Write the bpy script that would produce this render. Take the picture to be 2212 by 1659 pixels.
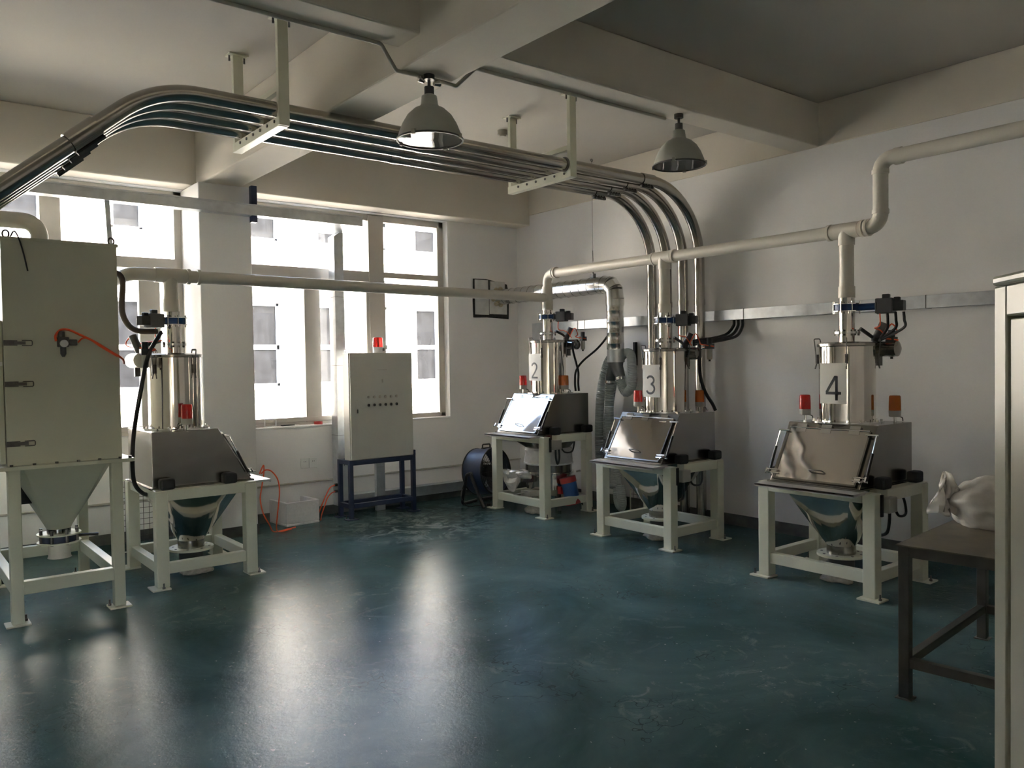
import bpy, math, random
from mathutils import Vector, Matrix
random.seed(7)
for o in list(bpy.data.objects): bpy.data.objects.remove(o)
S = bpy.context.scene
COL = S.collection
PI = math.pi

# ------------------------------------------------------------------ camera, world, sun, exposure
cam_d = bpy.data.cameras.new('camera'); cam = bpy.data.objects.new('camera', cam_d); COL.objects.link(cam)
cam_d.sensor_width = 36.0; cam_d.lens = 28.449; cam_d.clip_start = 0.05; cam_d.clip_end = 200
_y, _p, _r = 0.671928, -0.0260667, -0.0152446
_f = Vector((math.sin(_y)*math.cos(_p), math.cos(_y)*math.cos(_p), math.sin(_p)))
_x = Vector((math.cos(_y), -math.sin(_y), 0)); _u = _x.cross(_f)
_x2 = math.cos(_r)*_x + math.sin(_r)*_u; _u2 = -math.sin(_r)*_x + math.cos(_r)*_u
_m = Matrix((_x2, _u2, -_f)).transposed().to_4x4(); _m.translation = (0, 0, 1.65)
cam.matrix_world = _m
S.camera = cam

SKY = 0.66; SUN = 2.4; EXPOSURE = 3.75
w = bpy.data.worlds.new('world'); S.world = w; w.use_nodes = True
nt = w.node_tree; nt.nodes.clear()
sky = nt.nodes.new('ShaderNodeTexSky'); sky.sky_type = 'NISHITA'; sky.sun_disc = False
sky.sun_elevation = math.radians(42); sky.sun_rotation = math.radians(150); sky.air_density = 1.0; sky.dust_density = 4.0; sky.ozone_density = 1.0
bg = nt.nodes.new('ShaderNodeBackground'); bg.inputs['Strength'].default_value = SKY
wo = nt.nodes.new('ShaderNodeOutputWorld')
nt.links.new(sky.outputs[0], bg.inputs[0]); nt.links.new(bg.outputs[0], wo.inputs[0])
sun_d = bpy.data.lights.new('sun', 'SUN'); sun_d.energy = SUN; sun_d.angle = math.radians(0.6); sun_d.color = (1.0, 0.965, 0.92)
sun = bpy.data.objects.new('sun', sun_d); COL.objects.link(sun)
sun.rotation_euler = Vector((-0.35, 0.62, -0.70)).to_track_quat('-Z', 'Y').to_euler()
S.view_settings.view_transform = 'Standard'; S.view_settings.look = 'None'
S.view_settings.gamma = 1.0; S.view_settings.use_curve_mapping = False
S.view_settings.exposure = EXPOSURE
S.cycles.use_denoising = True
S.cycles.max_bounces = 10; S.cycles.diffuse_bounces = 6; S.cycles.glossy_bounces = 6; S.cycles.transparent_max_bounces = 16
S.cycles.sample_clamp_indirect = 6.0

# ------------------------------------------------------------------ materials
def newmat(name):
    m = bpy.data.materials.new(name); m.use_nodes = True
    n = m.node_tree.nodes; b = n['Principled BSDF']
    return m, m.node_tree, b
def mat(name, col, rough=0.5, metal=0.0, var=0.06, scale=8.0, bump=0.0, bscale=40.0, rvar=0.0, spec=0.5, coat=0.0, trans=0.0, detail=4.0):
    m, t, b = newmat(name)
    b.inputs['Metallic'].default_value = metal; b.inputs['Roughness'].default_value = rough
    b.inputs['Specular IOR Level'].default_value = spec
    b.inputs['Coat Weight'].default_value = coat; b.inputs['Transmission Weight'].default_value = trans
    tc = t.nodes.new('ShaderNodeTexCoord')
    ns = t.nodes.new('ShaderNodeTexNoise'); ns.inputs['Scale'].default_value = scale; ns.inputs['Detail'].default_value = detail
    t.links.new(tc.outputs['Object'], ns.inputs['Vector'])
    rp = t.nodes.new('ShaderNodeValToRGB')
    rp.color_ramp.elements[0].position = 0.3; rp.color_ramp.elements[1].position = 0.7
    c0 = [max(0, c*(1-var)) for c in col]; c1 = [min(1, c*(1+var)) for c in col]
    rp.color_ramp.elements[0].color = (*c0, 1); rp.color_ramp.elements[1].color = (*c1, 1)
    t.links.new(ns.outputs['Fac'], rp.inputs[0]); t.links.new(rp.outputs[0], b.inputs['Base Color'])
    if rvar:
        mr = t.nodes.new('ShaderNodeMapRange'); mr.inputs[3].default_value = max(0, rough-rvar); mr.inputs[4].default_value = rough+rvar
        t.links.new(ns.outputs['Fac'], mr.inputs[0]); t.links.new(mr.outputs[0], b.inputs['Roughness'])
    if bump:
        n2 = t.nodes.new('ShaderNodeTexNoise'); n2.inputs['Scale'].default_value = bscale; n2.inputs['Detail'].default_value = 2
        t.links.new(tc.outputs['Object'], n2.inputs['Vector'])
        bp = t.nodes.new('ShaderNodeBump'); bp.inputs['Strength'].default_value = bump; bp.inputs['Distance'].default_value = 0.02
        t.links.new(n2.outputs['Fac'], bp.inputs['Height']); t.links.new(bp.outputs[0], b.inputs['Normal'])
    return m

M = {}
M['wall'] = mat('wall_paint', (0.80, 0.79, 0.775), 0.75, var=0.04, scale=1.2, bump=0.05, bscale=60)
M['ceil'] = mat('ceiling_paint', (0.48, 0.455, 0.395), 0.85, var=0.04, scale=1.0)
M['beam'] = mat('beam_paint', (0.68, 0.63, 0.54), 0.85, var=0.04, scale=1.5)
M['skirt'] = mat('skirting_paint', (0.10, 0.105, 0.10), 0.45, var=0.35, scale=9, bump=0.1)
M['frame'] = mat('cream_enamel', (0.66, 0.66, 0.54), 0.38, var=0.03, scale=5)
M['collector'] = mat('pale_green_enamel', (0.55, 0.555, 0.44), 0.42, var=0.03, scale=3)
M['steel'] = mat('polished_steel', (0.66, 0.62, 0.57), 0.07, metal=1, var=0.03, scale=3, bump=0.04, bscale=3.0)
M['brush'] = mat('brushed_steel', (0.33, 0.315, 0.29), 0.22, metal=1, var=0.10, scale=3, bump=0.05, bscale=4, rvar=0.07)
M['tray'] = mat('worn_tray_steel', (0.58, 0.57, 0.55), 0.42, metal=0.6, var=0.1, scale=9, rvar=0.06)
M['door'] = mat('mirror_steel_sheet', (0.68, 0.65, 0.62), 0.07, metal=1, var=0.03, scale=4, bump=0.25, bscale=2.6, rvar=0.03)
M['galv'] = mat('galvanised_sheet', (0.62, 0.64, 0.66), 0.36, metal=0.85, var=0.10, scale=14, rvar=0.08)
M['darksheet'] = mat('dark_galvanised_sheet', (0.20, 0.21, 0.22), 0.35, metal=0.8, var=0.12, scale=10)
M['duct'] = mat('spiral_duct_sheet', (0.68, 0.67, 0.64), 0.22, metal=1, var=0.08, scale=10, rvar=0.06)
M['pvc'] = mat('cream_pvc', (0.66, 0.62, 0.54), 0.33, var=0.02, scale=4)
M['tube'] = mat('drawn_steel_tube', (0.42, 0.40, 0.37), 0.19, metal=1, var=0.06, scale=5, rvar=0.05)
M['black'] = mat('black_plastic', (0.02, 0.02, 0.022), 0.4, var=0.2, scale=20)
M['rubber'] = mat('black_rubber', (0.022, 0.022, 0.022), 0.6, var=0.2, scale=20)
M['dkgrey'] = mat('dark_grey_plastic', (0.09, 0.09, 0.09), 0.45, var=0.1, scale=20)
M['blue'] = mat('blue_valve_enamel', (0.025, 0.08, 0.22), 0.35, var=0.15, scale=20)
M['navy'] = mat('navy_enamel', (0.028, 0.04, 0.085), 0.45, var=0.12, scale=8)
M['motblue'] = mat('motor_blue', (0.02, 0.09, 0.28), 0.4, var=0.1)
M['motred'] = mat('motor_red', (0.42, 0.035, 0.03), 0.4, var=0.1)
M['chrome'] = mat('chrome', (0.75, 0.74, 0.72), 0.12, metal=1, var=0.03)
M['bolt'] = mat('dark_bolt_steel', (0.13, 0.125, 0.12), 0.4, metal=0.8, var=0.2, scale=30)
M['orange'] = mat('orange_tubing', (0.85, 0.11, 0.03), 0.35, var=0.08)
M['cabinet'] = mat('cabinet_enamel', (0.56, 0.555, 0.50), 0.42, var=0.03, scale=3)
M['locker'] = mat('locker_enamel', (0.26, 0.26, 0.205), 0.34, var=0.03, scale=3)
M['white'] = mat('white_plastic', (0.74, 0.74, 0.72), 0.4, var=0.03)
M['foam'] = mat('white_foam', (0.78, 0.76, 0.76), 0.8, var=0.05, scale=40, bump=0.1, bscale=120)
M['hose'] = mat('grey_flexible_hose', (0.47, 0.51, 0.51), 0.35, var=0.08, scale=12)
M['shade'] = mat('lamp_shade_grey', (0.42, 0.42, 0.37), 0.42, var=0.04)
M['reflector'] = mat('lamp_reflector', (0.90, 0.89, 0.86), 0.30, metal=1, var=0.03)
M['alu'] = mat('window_aluminium', (0.50, 0.47, 0.42), 0.42, metal=0.25, var=0.05, scale=4)
M['bulb'] = mat('bulb_glass', (0.85, 0.85, 0.82), 0.15, var=0.02)
M['table'] = mat('dark_iron_paint', (0.075, 0.072, 0.06), 0.5, var=0.25, scale=10, rvar=0.1)
M['tabletop'] = mat('stained_table_sheet', (0.15, 0.13, 0.095), 0.5, var=0.35, scale=7, rvar=0.1)
M['cloth'] = mat('white_cotton_sleeve', (0.62, 0.59, 0.56), 0.9, var=0.1, scale=14, bump=0.3, bscale=18)
M['bag'] = mat('translucent_bag_film', (0.80, 0.77, 0.72), 0.22, var=0.08, scale=16, bump=0.5, bscale=14, trans=0.25)
M['rag'] = mat('beige_rag', (0.46, 0.42, 0.36), 0.9, var=0.2, scale=30, bump=0.3)
M['paper'] = mat('paper_sheet', (0.70, 0.69, 0.65), 0.8, var=0.02)
M['ink'] = mat('black_ink', (0.03, 0.033, 0.04), 0.6, var=0.1)
M['card'] = mat('grey_card', (0.40, 0.38, 0.33), 0.8, var=0.1)
M['facade'] = mat('cream_facade_tiles', (0.50, 0.475, 0.415), 0.8, var=0.05, scale=0.9, detail=6)
M['farglass'] = mat('far_window_glass', (0.0065, 0.0068, 0.0074), 0.3, var=0.3, scale=6, spec=0.02)
M['farframe'] = mat('far_window_frame', (0.70, 0.70, 0.70), 0.5, var=0.05)
M['ground'] = mat('yard_concrete', (0.22, 0.21, 0.195), 0.9, var=0.1, scale=2)
M['plaster'] = mat('raw_board_and_plaster', (0.62, 0.62, 0.60), 0.8, var=0.15, scale=8)
M['gap'] = mat('dark_gap', (0.035, 0.035, 0.033), 0.9, var=0.4, scale=25)
M['puttyfoam'] = mat('yellowed_putty_foam', (0.52, 0.45, 0.30), 0.9, var=0.25, scale=25, bump=0.4)
M['conduit'] = mat('conduit_paint', (0.40, 0.38, 0.33), 0.5, var=0.04)

def lens_mat(name, col):
    m, t, b = newmat(name)
    b.inputs['Base Color'].default_value = (*col, 1); b.inputs['Roughness'].default_value = 0.12
    b.inputs['Transmission Weight'].default_value = 0.45
    tc = t.nodes.new('ShaderNodeTexCoord'); wv = t.nodes.new('ShaderNodeTexWave'); wv.inputs['Scale'].default_value = 30
    t.links.new(tc.outputs['Object'], wv.inputs['Vector'])
    bp = t.nodes.new('ShaderNodeBump'); bp.inputs['Strength'].default_value = 0.15; bp.inputs['Distance'].default_value = 0.01
    t.links.new(wv.outputs['Fac'], bp.inputs['Height']); t.links.new(bp.outputs[0], b.inputs['Normal'])
    return m
M['red'] = lens_mat('red_lens', (0.80, 0.03, 0.025))
M['amber'] = lens_mat('amber_lens', (0.80, 0.20, 0.02))

def pane_mat(name, dust):
    m = bpy.data.materials.new(name); m.use_nodes = True; t = m.node_tree; t.nodes.clear()
    out = t.nodes.new('ShaderNodeOutputMaterial'); tr = t.nodes.new('ShaderNodeBsdfTransparent'); tr.inputs[0].default_value = (0.96, 0.97, 0.97, 1)
    gl = t.nodes.new('ShaderNodeBsdfGlossy'); gl.inputs['Roughness'].default_value = 0.02
    fr = t.nodes.new('ShaderNodeFresnel'); fr.inputs[0].default_value = 1.45
    mx = t.nodes.new('ShaderNodeMixShader'); t.links.new(fr.outputs[0], mx.inputs[0]); t.links.new(tr.outputs[0], mx.inputs[1]); t.links.new(gl.outputs[0], mx.inputs[2])
    df = t.nodes.new('ShaderNodeBsdfTranslucent'); df.inputs[0].default_value = (0.8, 0.8, 0.78, 1)
    tc = t.nodes.new('ShaderNodeTexCoord'); mp = t.nodes.new('ShaderNodeMapping'); mp.inputs['Scale'].default_value = (9, 9, 1.6)
    ns = t.nodes.new('ShaderNodeTexNoise'); ns.inputs['Scale'].default_value = 2.2; ns.inputs['Detail'].default_value = 6
    t.links.new(tc.outputs['Object'], mp.inputs[0]); t.links.new(mp.outputs[0], ns.inputs['Vector'])
    mr = t.nodes.new('ShaderNodeMapRange'); mr.inputs[1].default_value = 0.45; mr.inputs[2].default_value = 0.8; mr.inputs[3].default_value = dust*0.5; mr.inputs[4].default_value = dust*2.5
    t.links.new(ns.outputs['Fac'], mr.inputs[0])
    m2 = t.nodes.new('ShaderNodeMixShader'); t.links.new(mr.outputs[0], m2.inputs[0]); t.links.new(mx.outputs[0], m2.inputs[1]); t.links.new(df.outputs[0], m2.inputs[2])
    t.links.new(m2.outputs[0], out.inputs[0])
    return m
M['pane'] = pane_mat('dusty_window_glass', 0.006)
M['clear'] = pane_mat('clear_glass', 0.01)

def floor_mat():
    m, t, b = newmat('teal_epoxy_floor')
    L = t.links.new
    tc = t.nodes.new('ShaderNodeTexCoord')
    def noise(scale, detail=5, rough=0.55, dist=0.0):
        n = t.nodes.new('ShaderNodeTexNoise'); n.inputs['Scale'].default_value = scale; n.inputs['Detail'].default_value = detail
        n.inputs['Roughness'].default_value = rough; n.inputs['Distortion'].default_value = dist
        L(tc.outputs['Object'], n.inputs['Vector']); return n
    def ramp(src, p0, c0, p1, c1):
        r = t.nodes.new('ShaderNodeValToRGB'); e = r.color_ramp.elements
        e[0].position = p0; e[0].color = (*c0, 1); e[1].position = p1; e[1].color = (*c1, 1); L(src, r.inputs[0]); return r
    n1 = noise(0.9, 6, 0.6, 0.8)
    base = ramp(n1.outputs['Fac'], 0.30, (0.033, 0.076, 0.071), 0.70, (0.112, 0.184, 0.184))
    n2 = noise(5.0, 8, 0.75, 1.5)
    dust = ramp(n2.outputs['Fac'], 0.54, (0, 0, 0), 0.74, (1, 1, 1))
    n2b = noise(0.6, 2); dm = ramp(n2b.outputs['Fac'], 0.44, (0, 0, 0), 0.66, (0.7, 0.7, 0.7))
    mul = t.nodes.new('ShaderNodeMath'); mul.operation = 'MULTIPLY'; L(dust.outputs[0], mul.inputs[0]); L(dm.outputs[0], mul.inputs[1])
    # powder swept and spilt before the control cabinet
    vs_ = t.nodes.new('ShaderNodeVectorMath'); vs_.operation = 'SUBTRACT'; vs_.inputs[1].default_value = (4.35, 7.05, 0); L(tc.outputs['Object'], vs_.inputs[0])
    vl = t.nodes.new('ShaderNodeVectorMath'); vl.operation = 'LENGTH'; L(vs_.outputs[0], vl.inputs[0])
    rr = ramp(vl.outputs['Value'], 0.25, (1, 1, 1), 1.0, (0, 0, 0))
    n8 = noise(3.5, 8, 0.75, 2.0); d8 = ramp(n8.outputs['Fac'], 0.47, (0, 0, 0), 0.64, (1, 1, 1))
    ml8 = t.nodes.new('ShaderNodeMath'); ml8.operation = 'MULTIPLY'; L(rr.outputs[0], ml8.inputs[0]); L(d8.outputs[0], ml8.inputs[1])
    ad8 = t.nodes.new('ShaderNodeMath'); ad8.operation = 'MAXIMUM'; L(ml8.outputs[0], ad8.inputs[0]); L(mul.outputs[0], ad8.inputs[1])
    m2 = t.nodes.new('ShaderNodeMath'); m2.operation = 'MULTIPLY'; m2.inputs[1].default_value = 0.8; L(ad8.outputs[0], m2.inputs[0])
    mx = t.nodes.new('ShaderNodeMix'); mx.data_type = 'RGBA'; L(m2.outputs[0], mx.inputs[0]); L(base.outputs[0], mx.inputs[6]); mx.inputs[7].default_value = (0.42, 0.46, 0.45, 1)
    # fine white flecks and dark scratches worn into the coating
    n3 = noise(30, 2, 0.5); fl = ramp(n3.outputs['Fac'], 0.715, (0, 0, 0), 0.745, (1, 1, 1))
    m3 = t.nodes.new('ShaderNodeMath'); m3.operation = 'MULTIPLY'; m3.inputs[1].default_value = 0.5; L(fl.outputs[0], m3.inputs[0])
    mx2 = t.nodes.new('ShaderNodeMix'); mx2.data_type = 'RGBA'; L(m3.outputs[0], mx2.inputs[0]); L(mx.outputs[2], mx2.inputs[6]); mx2.inputs[7].default_value = (0.5, 0.53, 0.52, 1)
    vo = t.nodes.new('ShaderNodeTexVoronoi'); vo.feature = 'DISTANCE_TO_EDGE'; vo.inputs['Scale'].default_value = 2.3
    wm = noise(3.0, 3); vm = t.nodes.new('ShaderNodeVectorMath'); vm.operation = 'ADD'; L(tc.outputs['Object'], vm.inputs[0]); L(wm.outputs['Color'], vm.inputs[1]); L(vm.outputs[0], vo.inputs['Vector'])
    sc = ramp(vo.outputs['Distance'], 0.003, (1, 1, 1), 0.012, (0, 0, 0))
    n5 = noise(1.3, 2); sm = ramp(n5.outputs['Fac'], 0.52, (0, 0, 0), 0.60, (1, 1, 1))
    m5 = t.nodes.new('ShaderNodeMath'); m5.operation = 'MULTIPLY'; L(sc.outputs[0], m5.inputs[0]); L(sm.outputs[0], m5.inputs[1])
    m6 = t.nodes.new('ShaderNodeMath'); m6.operation = 'MULTIPLY'; m6.inputs[1].default_value = 0.7; L(m5.outputs[0], m6.inputs[0])
    mx3 = t.nodes.new('ShaderNodeMix'); mx3.data_type = 'RGBA'; L(m6.outputs[0], mx3.inputs[0]); L(mx2.outputs[2], mx3.inputs[6]); mx3.inputs[7].default_value = (0.02, 0.03, 0.03, 1)
    L(mx3.outputs[2], b.inputs['Base Color'])
    mr = t.nodes.new('ShaderNodeMapRange'); mr.inputs[1].default_value = 0.3; mr.inputs[2].default_value = 0.75; mr.inputs[3].default_value = 0.08; mr.inputs[4].default_value = 0.20
    L(n2.outputs['Fac'], mr.inputs[0]); L(mr.outputs[0], b.inputs['Roughness'])
    b.inputs['IOR'].default_value = 1.14; b.inputs['Specular IOR Level'].default_value = 0.5
    n4 = noise(6.0, 9, 0.7); bp = t.nodes.new('ShaderNodeBump'); bp.inputs['Strength'].default_value = 0.07; bp.inputs['Distance'].default_value = 0.03
    L(n4.outputs['Fac'], bp.inputs['Height']); n6 = noise(26.0, 6, 0.7); bp2 = t.nodes.new('ShaderNodeBump'); bp2.inputs['Strength'].default_value = 0.24; bp2.inputs['Distance'].default_value = 0.008
    L(n6.outputs['Fac'], bp2.inputs['Height']); L(bp.outputs[0], bp2.inputs['Normal']); L(bp2.outputs[0], b.inputs['Normal'])
    return m
M['floor'] = floor_mat()

# ------------------------------------------------------------------ mesh builder
class MB:
    def __init__(s): s.v = []; s.f = []
    def add(s, vs, fs, mtx=None):
        n = len(s.v)
        s.v += [tuple(mtx @ Vector(v)) if mtx else tuple(v) for v in vs]
        s.f += [tuple(i+n for i in f) for f in fs]; return s
    def box(s, x0, y0, z0, x1, y1, z1, mtx=None):
        if x0 > x1: x0, x1 = x1, x0
        if y0 > y1: y0, y1 = y1, y0
        if z0 > z1: z0, z1 = z1, z0
        return s.add([(x0,y0,z0),(x1,y0,z0),(x1,y1,z0),(x0,y1,z0),(x0,y0,z1),(x1,y0,z1),(x1,y1,z1),(x0,y1,z1)],
              [(0,3,2,1),(4,5,6,7),(0,1,5,4),(1,2,6,5),(2,3,7,6),(3,0,4,7)], mtx)
    def prism(s, poly, lo, hi, plane='xz', mtx=None):
        n = len(poly)
        def P(a, b, c): return {'xz': (a, c, b), 'xy': (a, b, c), 'yz': (c, a, b)}[plane]
        vs = [P(a, b, lo) for a, b in poly] + [P(a, b, hi) for a, b in poly]
        fs = [tuple(range(n))[::-1], tuple(range(n, 2*n))] + [(i, (i+1) % n, n+(i+1) % n, n+i) for i in range(n)]
        return s.add(vs, fs, mtx)
    def loft(s, loops, cap0=True, cap1=True, mtx=None):
        n = len(loops[0]); vs = [p for l in loops for p in l]; fs = []
        for k in range(len(loops)-1):
            for i in range(n): fs.append((k*n+i, k*n+(i+1) % n, (k+1)*n+(i+1) % n, (k+1)*n+i))
        if cap0: fs.append(tuple(range(n))[::-1])
        if cap1: fs.append(tuple(range((len(loops)-1)*n, len(loops)*n)))
        return s.add(vs, fs, mtx)
    def tube(s, pts, r, n=12, caps=True, mtx=None):
        P = [Vector(p) for p in pts]; Q = [P[0]]
        for p in P[1:]:
            if (p-Q[-1]).length > 1e-6: Q.append(p)
        P = Q; rs = r if isinstance(r, (list, tuple)) else [r]*len(P)
        T = []
        for i in range(len(P)):
            a = (P[i]-P[i-1]).normalized() if i else (P[1]-P[0]).normalized()
            b = (P[i+1]-P[i]).normalized() if i < len(P)-1 else a
            t = a+b; T.append(t.normalized() if t.length > 1e-6 else a)
        t0 = T[0]; up = Vector((0, 0, 1)) if abs(t0.z) < 0.9 else Vector((1, 0, 0))
        nrm = t0.cross(up).normalized(); loops = []
        for i in range(len(P)):
            if i: nrm = T[i-1].rotation_difference(T[i]) @ nrm
            bn = T[i].cross(nrm).normalized()
            loops.append([tuple(P[i] + rs[i]*(math.cos(2*PI*k/n)*nrm + math.sin(2*PI*k/n)*bn)) for k in range(n)])
        return s.loft(loops, caps, caps, mtx)
    def lathe(s, prof, n=24, c=(0, 0, 0), mtx=None, caps=True):
        loops = [[(c[0]+r*math.cos(2*PI*k/n), c[1]+r*math.sin(2*PI*k/n), c[2]+z) for k in range(n)] for r, z in prof]
        return s.loft(loops, caps, caps, mtx)
    def cyl(s, x, y, z0, z1, r, n=20): return s.lathe([(r, z0), (r, z1)], n, (x, y, 0))
    def disc(s, p, q, r, n=14): return s.tube([p, q], r, n)
    def build(s, name, m, parent=None, loc=(0, 0, 0), smooth=True, bevel=0.0):
        me = bpy.data.meshes.new(name); me.from_pydata(s.v, [], s.f); me.validate(); me.update()
        import bmesh
        b = bmesh.new(); b.from_mesh(me); bmesh.ops.recalc_face_normals(b, faces=b.faces); b.to_mesh(me); b.free()
        me.materials.append(m)
        if smooth:
            me.polygons.foreach_set('use_smooth', [True]*len(me.polygons)); me.set_sharp_from_angle(angle=math.radians(38))
        o = bpy.data.objects.new(name, me); COL.objects.link(o); o.location = loc
        if parent: o.parent = parent
        if bevel:
            md = o.modifiers.new('bevel', 'BEVEL'); md.width = bevel; md.segments = 2; md.limit_method = 'ANGLE'; md.angle_limit = math.radians(50)
        return o
def tag(o, label, cat, group=None):
    o['label'] = label; o['category'] = cat
    if group: o['group'] = group
    return o
def thing(name, label, cat, loc=(0, 0, 0), rz=0, group=None):
    o = bpy.data.objects.new(name, None); COL.objects.link(o); o.location = loc; o.rotation_euler = (0, 0, rz); o.empty_display_size = 0.1
    return tag(o, label, cat, group)
def struct(name, mb, m, parent=None, **k):
    o = mb.build(name, m, parent, **k)
    if not parent: o['kind'] = 'structure'
    return o
def copy_of(o, parent, loc=None):
    c = o.copy(); COL.objects.link(c); c.parent = parent
    if loc is not None: c.location = loc
    return c
def fillet(pts, r, seg=8):
    P = [Vector(p) for p in pts]; out = [P[0]]
    for i in range(1, len(P)-1):
        a = (P[i-1]-P[i]).normalized(); b = (P[i+1]-P[i]).normalized(); ang = a.angle(b)
        if ang > PI-0.02: out.append(P[i]); continue
        d = r/math.tan(ang/2); c = P[i] + (a+b).normalized()*(r/math.sin(ang/2))
        s0 = P[i]+a*d; s1 = P[i]+b*d; v0 = s0-c; v1 = s1-c; tot = v0.angle(v1); ax = v0.cross(v1).normalized()
        for k in range(seg+1): out.append(c + Matrix.Rotation(tot*k/seg, 3, ax) @ v0)
    out.append(P[-1]); return out
def spline(pts, n=8):
    P = [Vector(p) for p in pts]; P = [2*P[0]-P[1]] + P + [2*P[-1]-P[-2]]; out = []
    for i in range(1, len(P)-2):
        for k in range(n):
            t = k/n; a, b, c, d = P[i-1], P[i], P[i+1], P[i+2]
            out.append(0.5*((2*b) + (c-a)*t + (2*a-5*b+4*c-d)*t*t + (3*b-a-3*c+d)*t**3))
    out.append(P[-2]); return out
def slab(mb, xs, zs, y0, y1, openings, gaps=()):
    """wall in the xz plane with rectangular openings, cut in cells; gaps = z heights of recessed joints"""
    X = sorted(set(list(xs) + [a for o in openings for a in (o[0], o[2])])); X = [x for x in X if xs[0] <= x <= xs[1]]
    Z = sorted(set(list(zs) + [a for o in openings for a in (o[1], o[3])] + [g for h in gaps for g in (h-0.009, h+0.009)])); Z = [z for z in Z if zs[0] <= z <= zs[1]]
    for i in range(len(X)-1):
        for j in range(len(Z)-1):
            cx = (X[i]+X[i+1])/2; cz = (Z[j]+Z[j+1])/2
            if any(o[0] < cx < o[2] and o[1] < cz < o[3] for o in openings): continue
            dy = 0.02 if any(abs(cz-h) < 0.009 for h in gaps) else 0
            mb.box(X[i], y0+dy, Z[j], X[i+1], y1, Z[j+1])
    return mb

# ------------------------------------------------------------------ room shell
XR, YW, ZC = 6.72, 8.30, 3.927
XL, YF = -3.6, -3.0
struct('floor', MB().box(XL-0.3, YF-0.3, -0.15, XR+0.3, YW+0.3, 0), M['floor'], smooth=False)
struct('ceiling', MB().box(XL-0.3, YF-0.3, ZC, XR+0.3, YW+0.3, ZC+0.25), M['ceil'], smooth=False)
W2 = (2.96, 1.0, 5.62, 3.40); W1 = (-0.30, 1.0, 2.49, 3.40); W3 = (-2.6, 1.0, -0.75, 3.40)
struct('wall_back', slab(MB(), (XL-0.3, XR+0.3), (0, ZC), YW, YW+0.18, [W1, W2]), M['wall'], smooth=False)
struct('wall_right', MB().box(XR, YF-0.3, 0, XR+0.28, YW, ZC), M['wall'], smooth=False)
struct('wall_left', MB().box(XL-0.28, YF-0.3, 0, XL, YW, ZC), M['wall'], smooth=False)
W5 = (-3.45, 0.9, -1.9, 2.1)  # opening added behind the camera to let in extra daylight
struct('wall_front', slab(MB(), (XL, XR), (0, ZC), YF-0.28, YF, [W5]), M['wall'], smooth=False)
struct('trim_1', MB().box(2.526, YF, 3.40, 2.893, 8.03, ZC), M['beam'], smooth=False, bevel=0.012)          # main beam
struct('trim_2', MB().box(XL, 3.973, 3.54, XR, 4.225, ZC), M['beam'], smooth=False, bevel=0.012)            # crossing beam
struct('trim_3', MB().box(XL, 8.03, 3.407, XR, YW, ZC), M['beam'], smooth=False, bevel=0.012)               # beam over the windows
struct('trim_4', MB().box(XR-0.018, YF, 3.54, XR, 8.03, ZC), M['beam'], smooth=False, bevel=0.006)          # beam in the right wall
struct('trim_5', MB().box(2.475, 7.80, 0, 2.975, YW+0.02, 3.40), M['wall'], smooth=False, bevel=0.01)            # pillar
struct('trim_6', MB().box(2.975, YW-0.022, 0.375, XR, YW, 0.395), M['conduit'], smooth=False, bevel=0.006)   # ledge on the wall
struct('trim_7', MB().box(XL, YW-0.022, 0.375, 2.475, YW, 0.395), M['conduit'], smooth=False, bevel=0.006)
bb = MB().box(XL, YW-0.012, 0, 2.475, YW, 0.10).box(2.975, YW-0.012, 0, XR, YW, 0.10).box(2.465, 7.79, 0, 2.985, 7.80, 0.1)
struct('baseboard_back', bb, M['skirt'], smooth=False)
struct('baseboard_right', MB().box(XR-0.012, YF, 0, XR, YW-0.012, 0.11), M['skirt'], smooth=False)
# window sills
struct('trim_8', MB().box(2.976, YW-0.012, 0.985, 5.63, YW+0.12, 1.004), M['wall'], smooth=False, bevel=0.004)
struct('trim_9', MB().box(-0.31, YW-0.012, 0.985, 2.474, YW+0.12, 1.004), M['wall'], smooth=False, bevel=0.004)

def window(name, op, mull, stiles, trans_l, panes):
    """frame, mullions, transoms and panes of one wall opening; all in world coordinates"""
    x0, z0, x1, z1 = op; y0, y1 = YW+0.10, YW+0.17
    f = MB()
    for a, b, c, d in ((x0, z0, x0+0.06, z1), (x1-0.07, z0, x1, z1), (x0, z1-0.075, x1, z1), (x0, z0, x1, z0+0.055)): f.box(a, y0, b, c, y1, d)
    o = struct(name, f, M['alu'], smooth=False, bevel=0.004)
    for a, b in mull: MB().box(a, y0-0.02, z0, b, y1, z1-0.01).build('mullion', M['alu'], o, smooth=False, bevel=0.006)
    for a, b, c, d in stiles: MB().box(a, y0-0.008, b, c, y1-0.004, d).build('stile', M['alu'], o, smooth=False, bevel=0.005)
    for a, b, c, d in trans_l: MB().box(a, y0-0.012, b, c, y1-0.002, d).build('transom', M['alu'], o, smooth=False, bevel=0.005)
    for a, b, c, d in panes: MB().box(a, y0+0.03, b, c, y0+0.036, d).build('pane', M['pane'], o, smooth=False)
    return o
window('window_2', W2, [(4.575, 4.775)], [(3.775, 1.03, 3.96, 2.64), (4.54, 1.03, 4.60, 2.64), (4.74, 1.03, 4.79, 2.64), (3.01, 1.03, 3.05, 2.64), (5.53, 1.03, 5.56, 3.35)],
       [(3.0, 2.615, 4.60, 2.735), (4.76, 2.672, 5.58, 2.738), (3.0, 1.04, 4.60, 1.09)],
       [(3.0, 2.7, 4.6, 3.35), (4.76, 2.7, 5.57, 3.35), (3.02, 1.03, 3.80, 2.65), (3.93, 1.03, 4.58, 2.65), (4.76, 1.03, 5.57, 2.69)])
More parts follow.
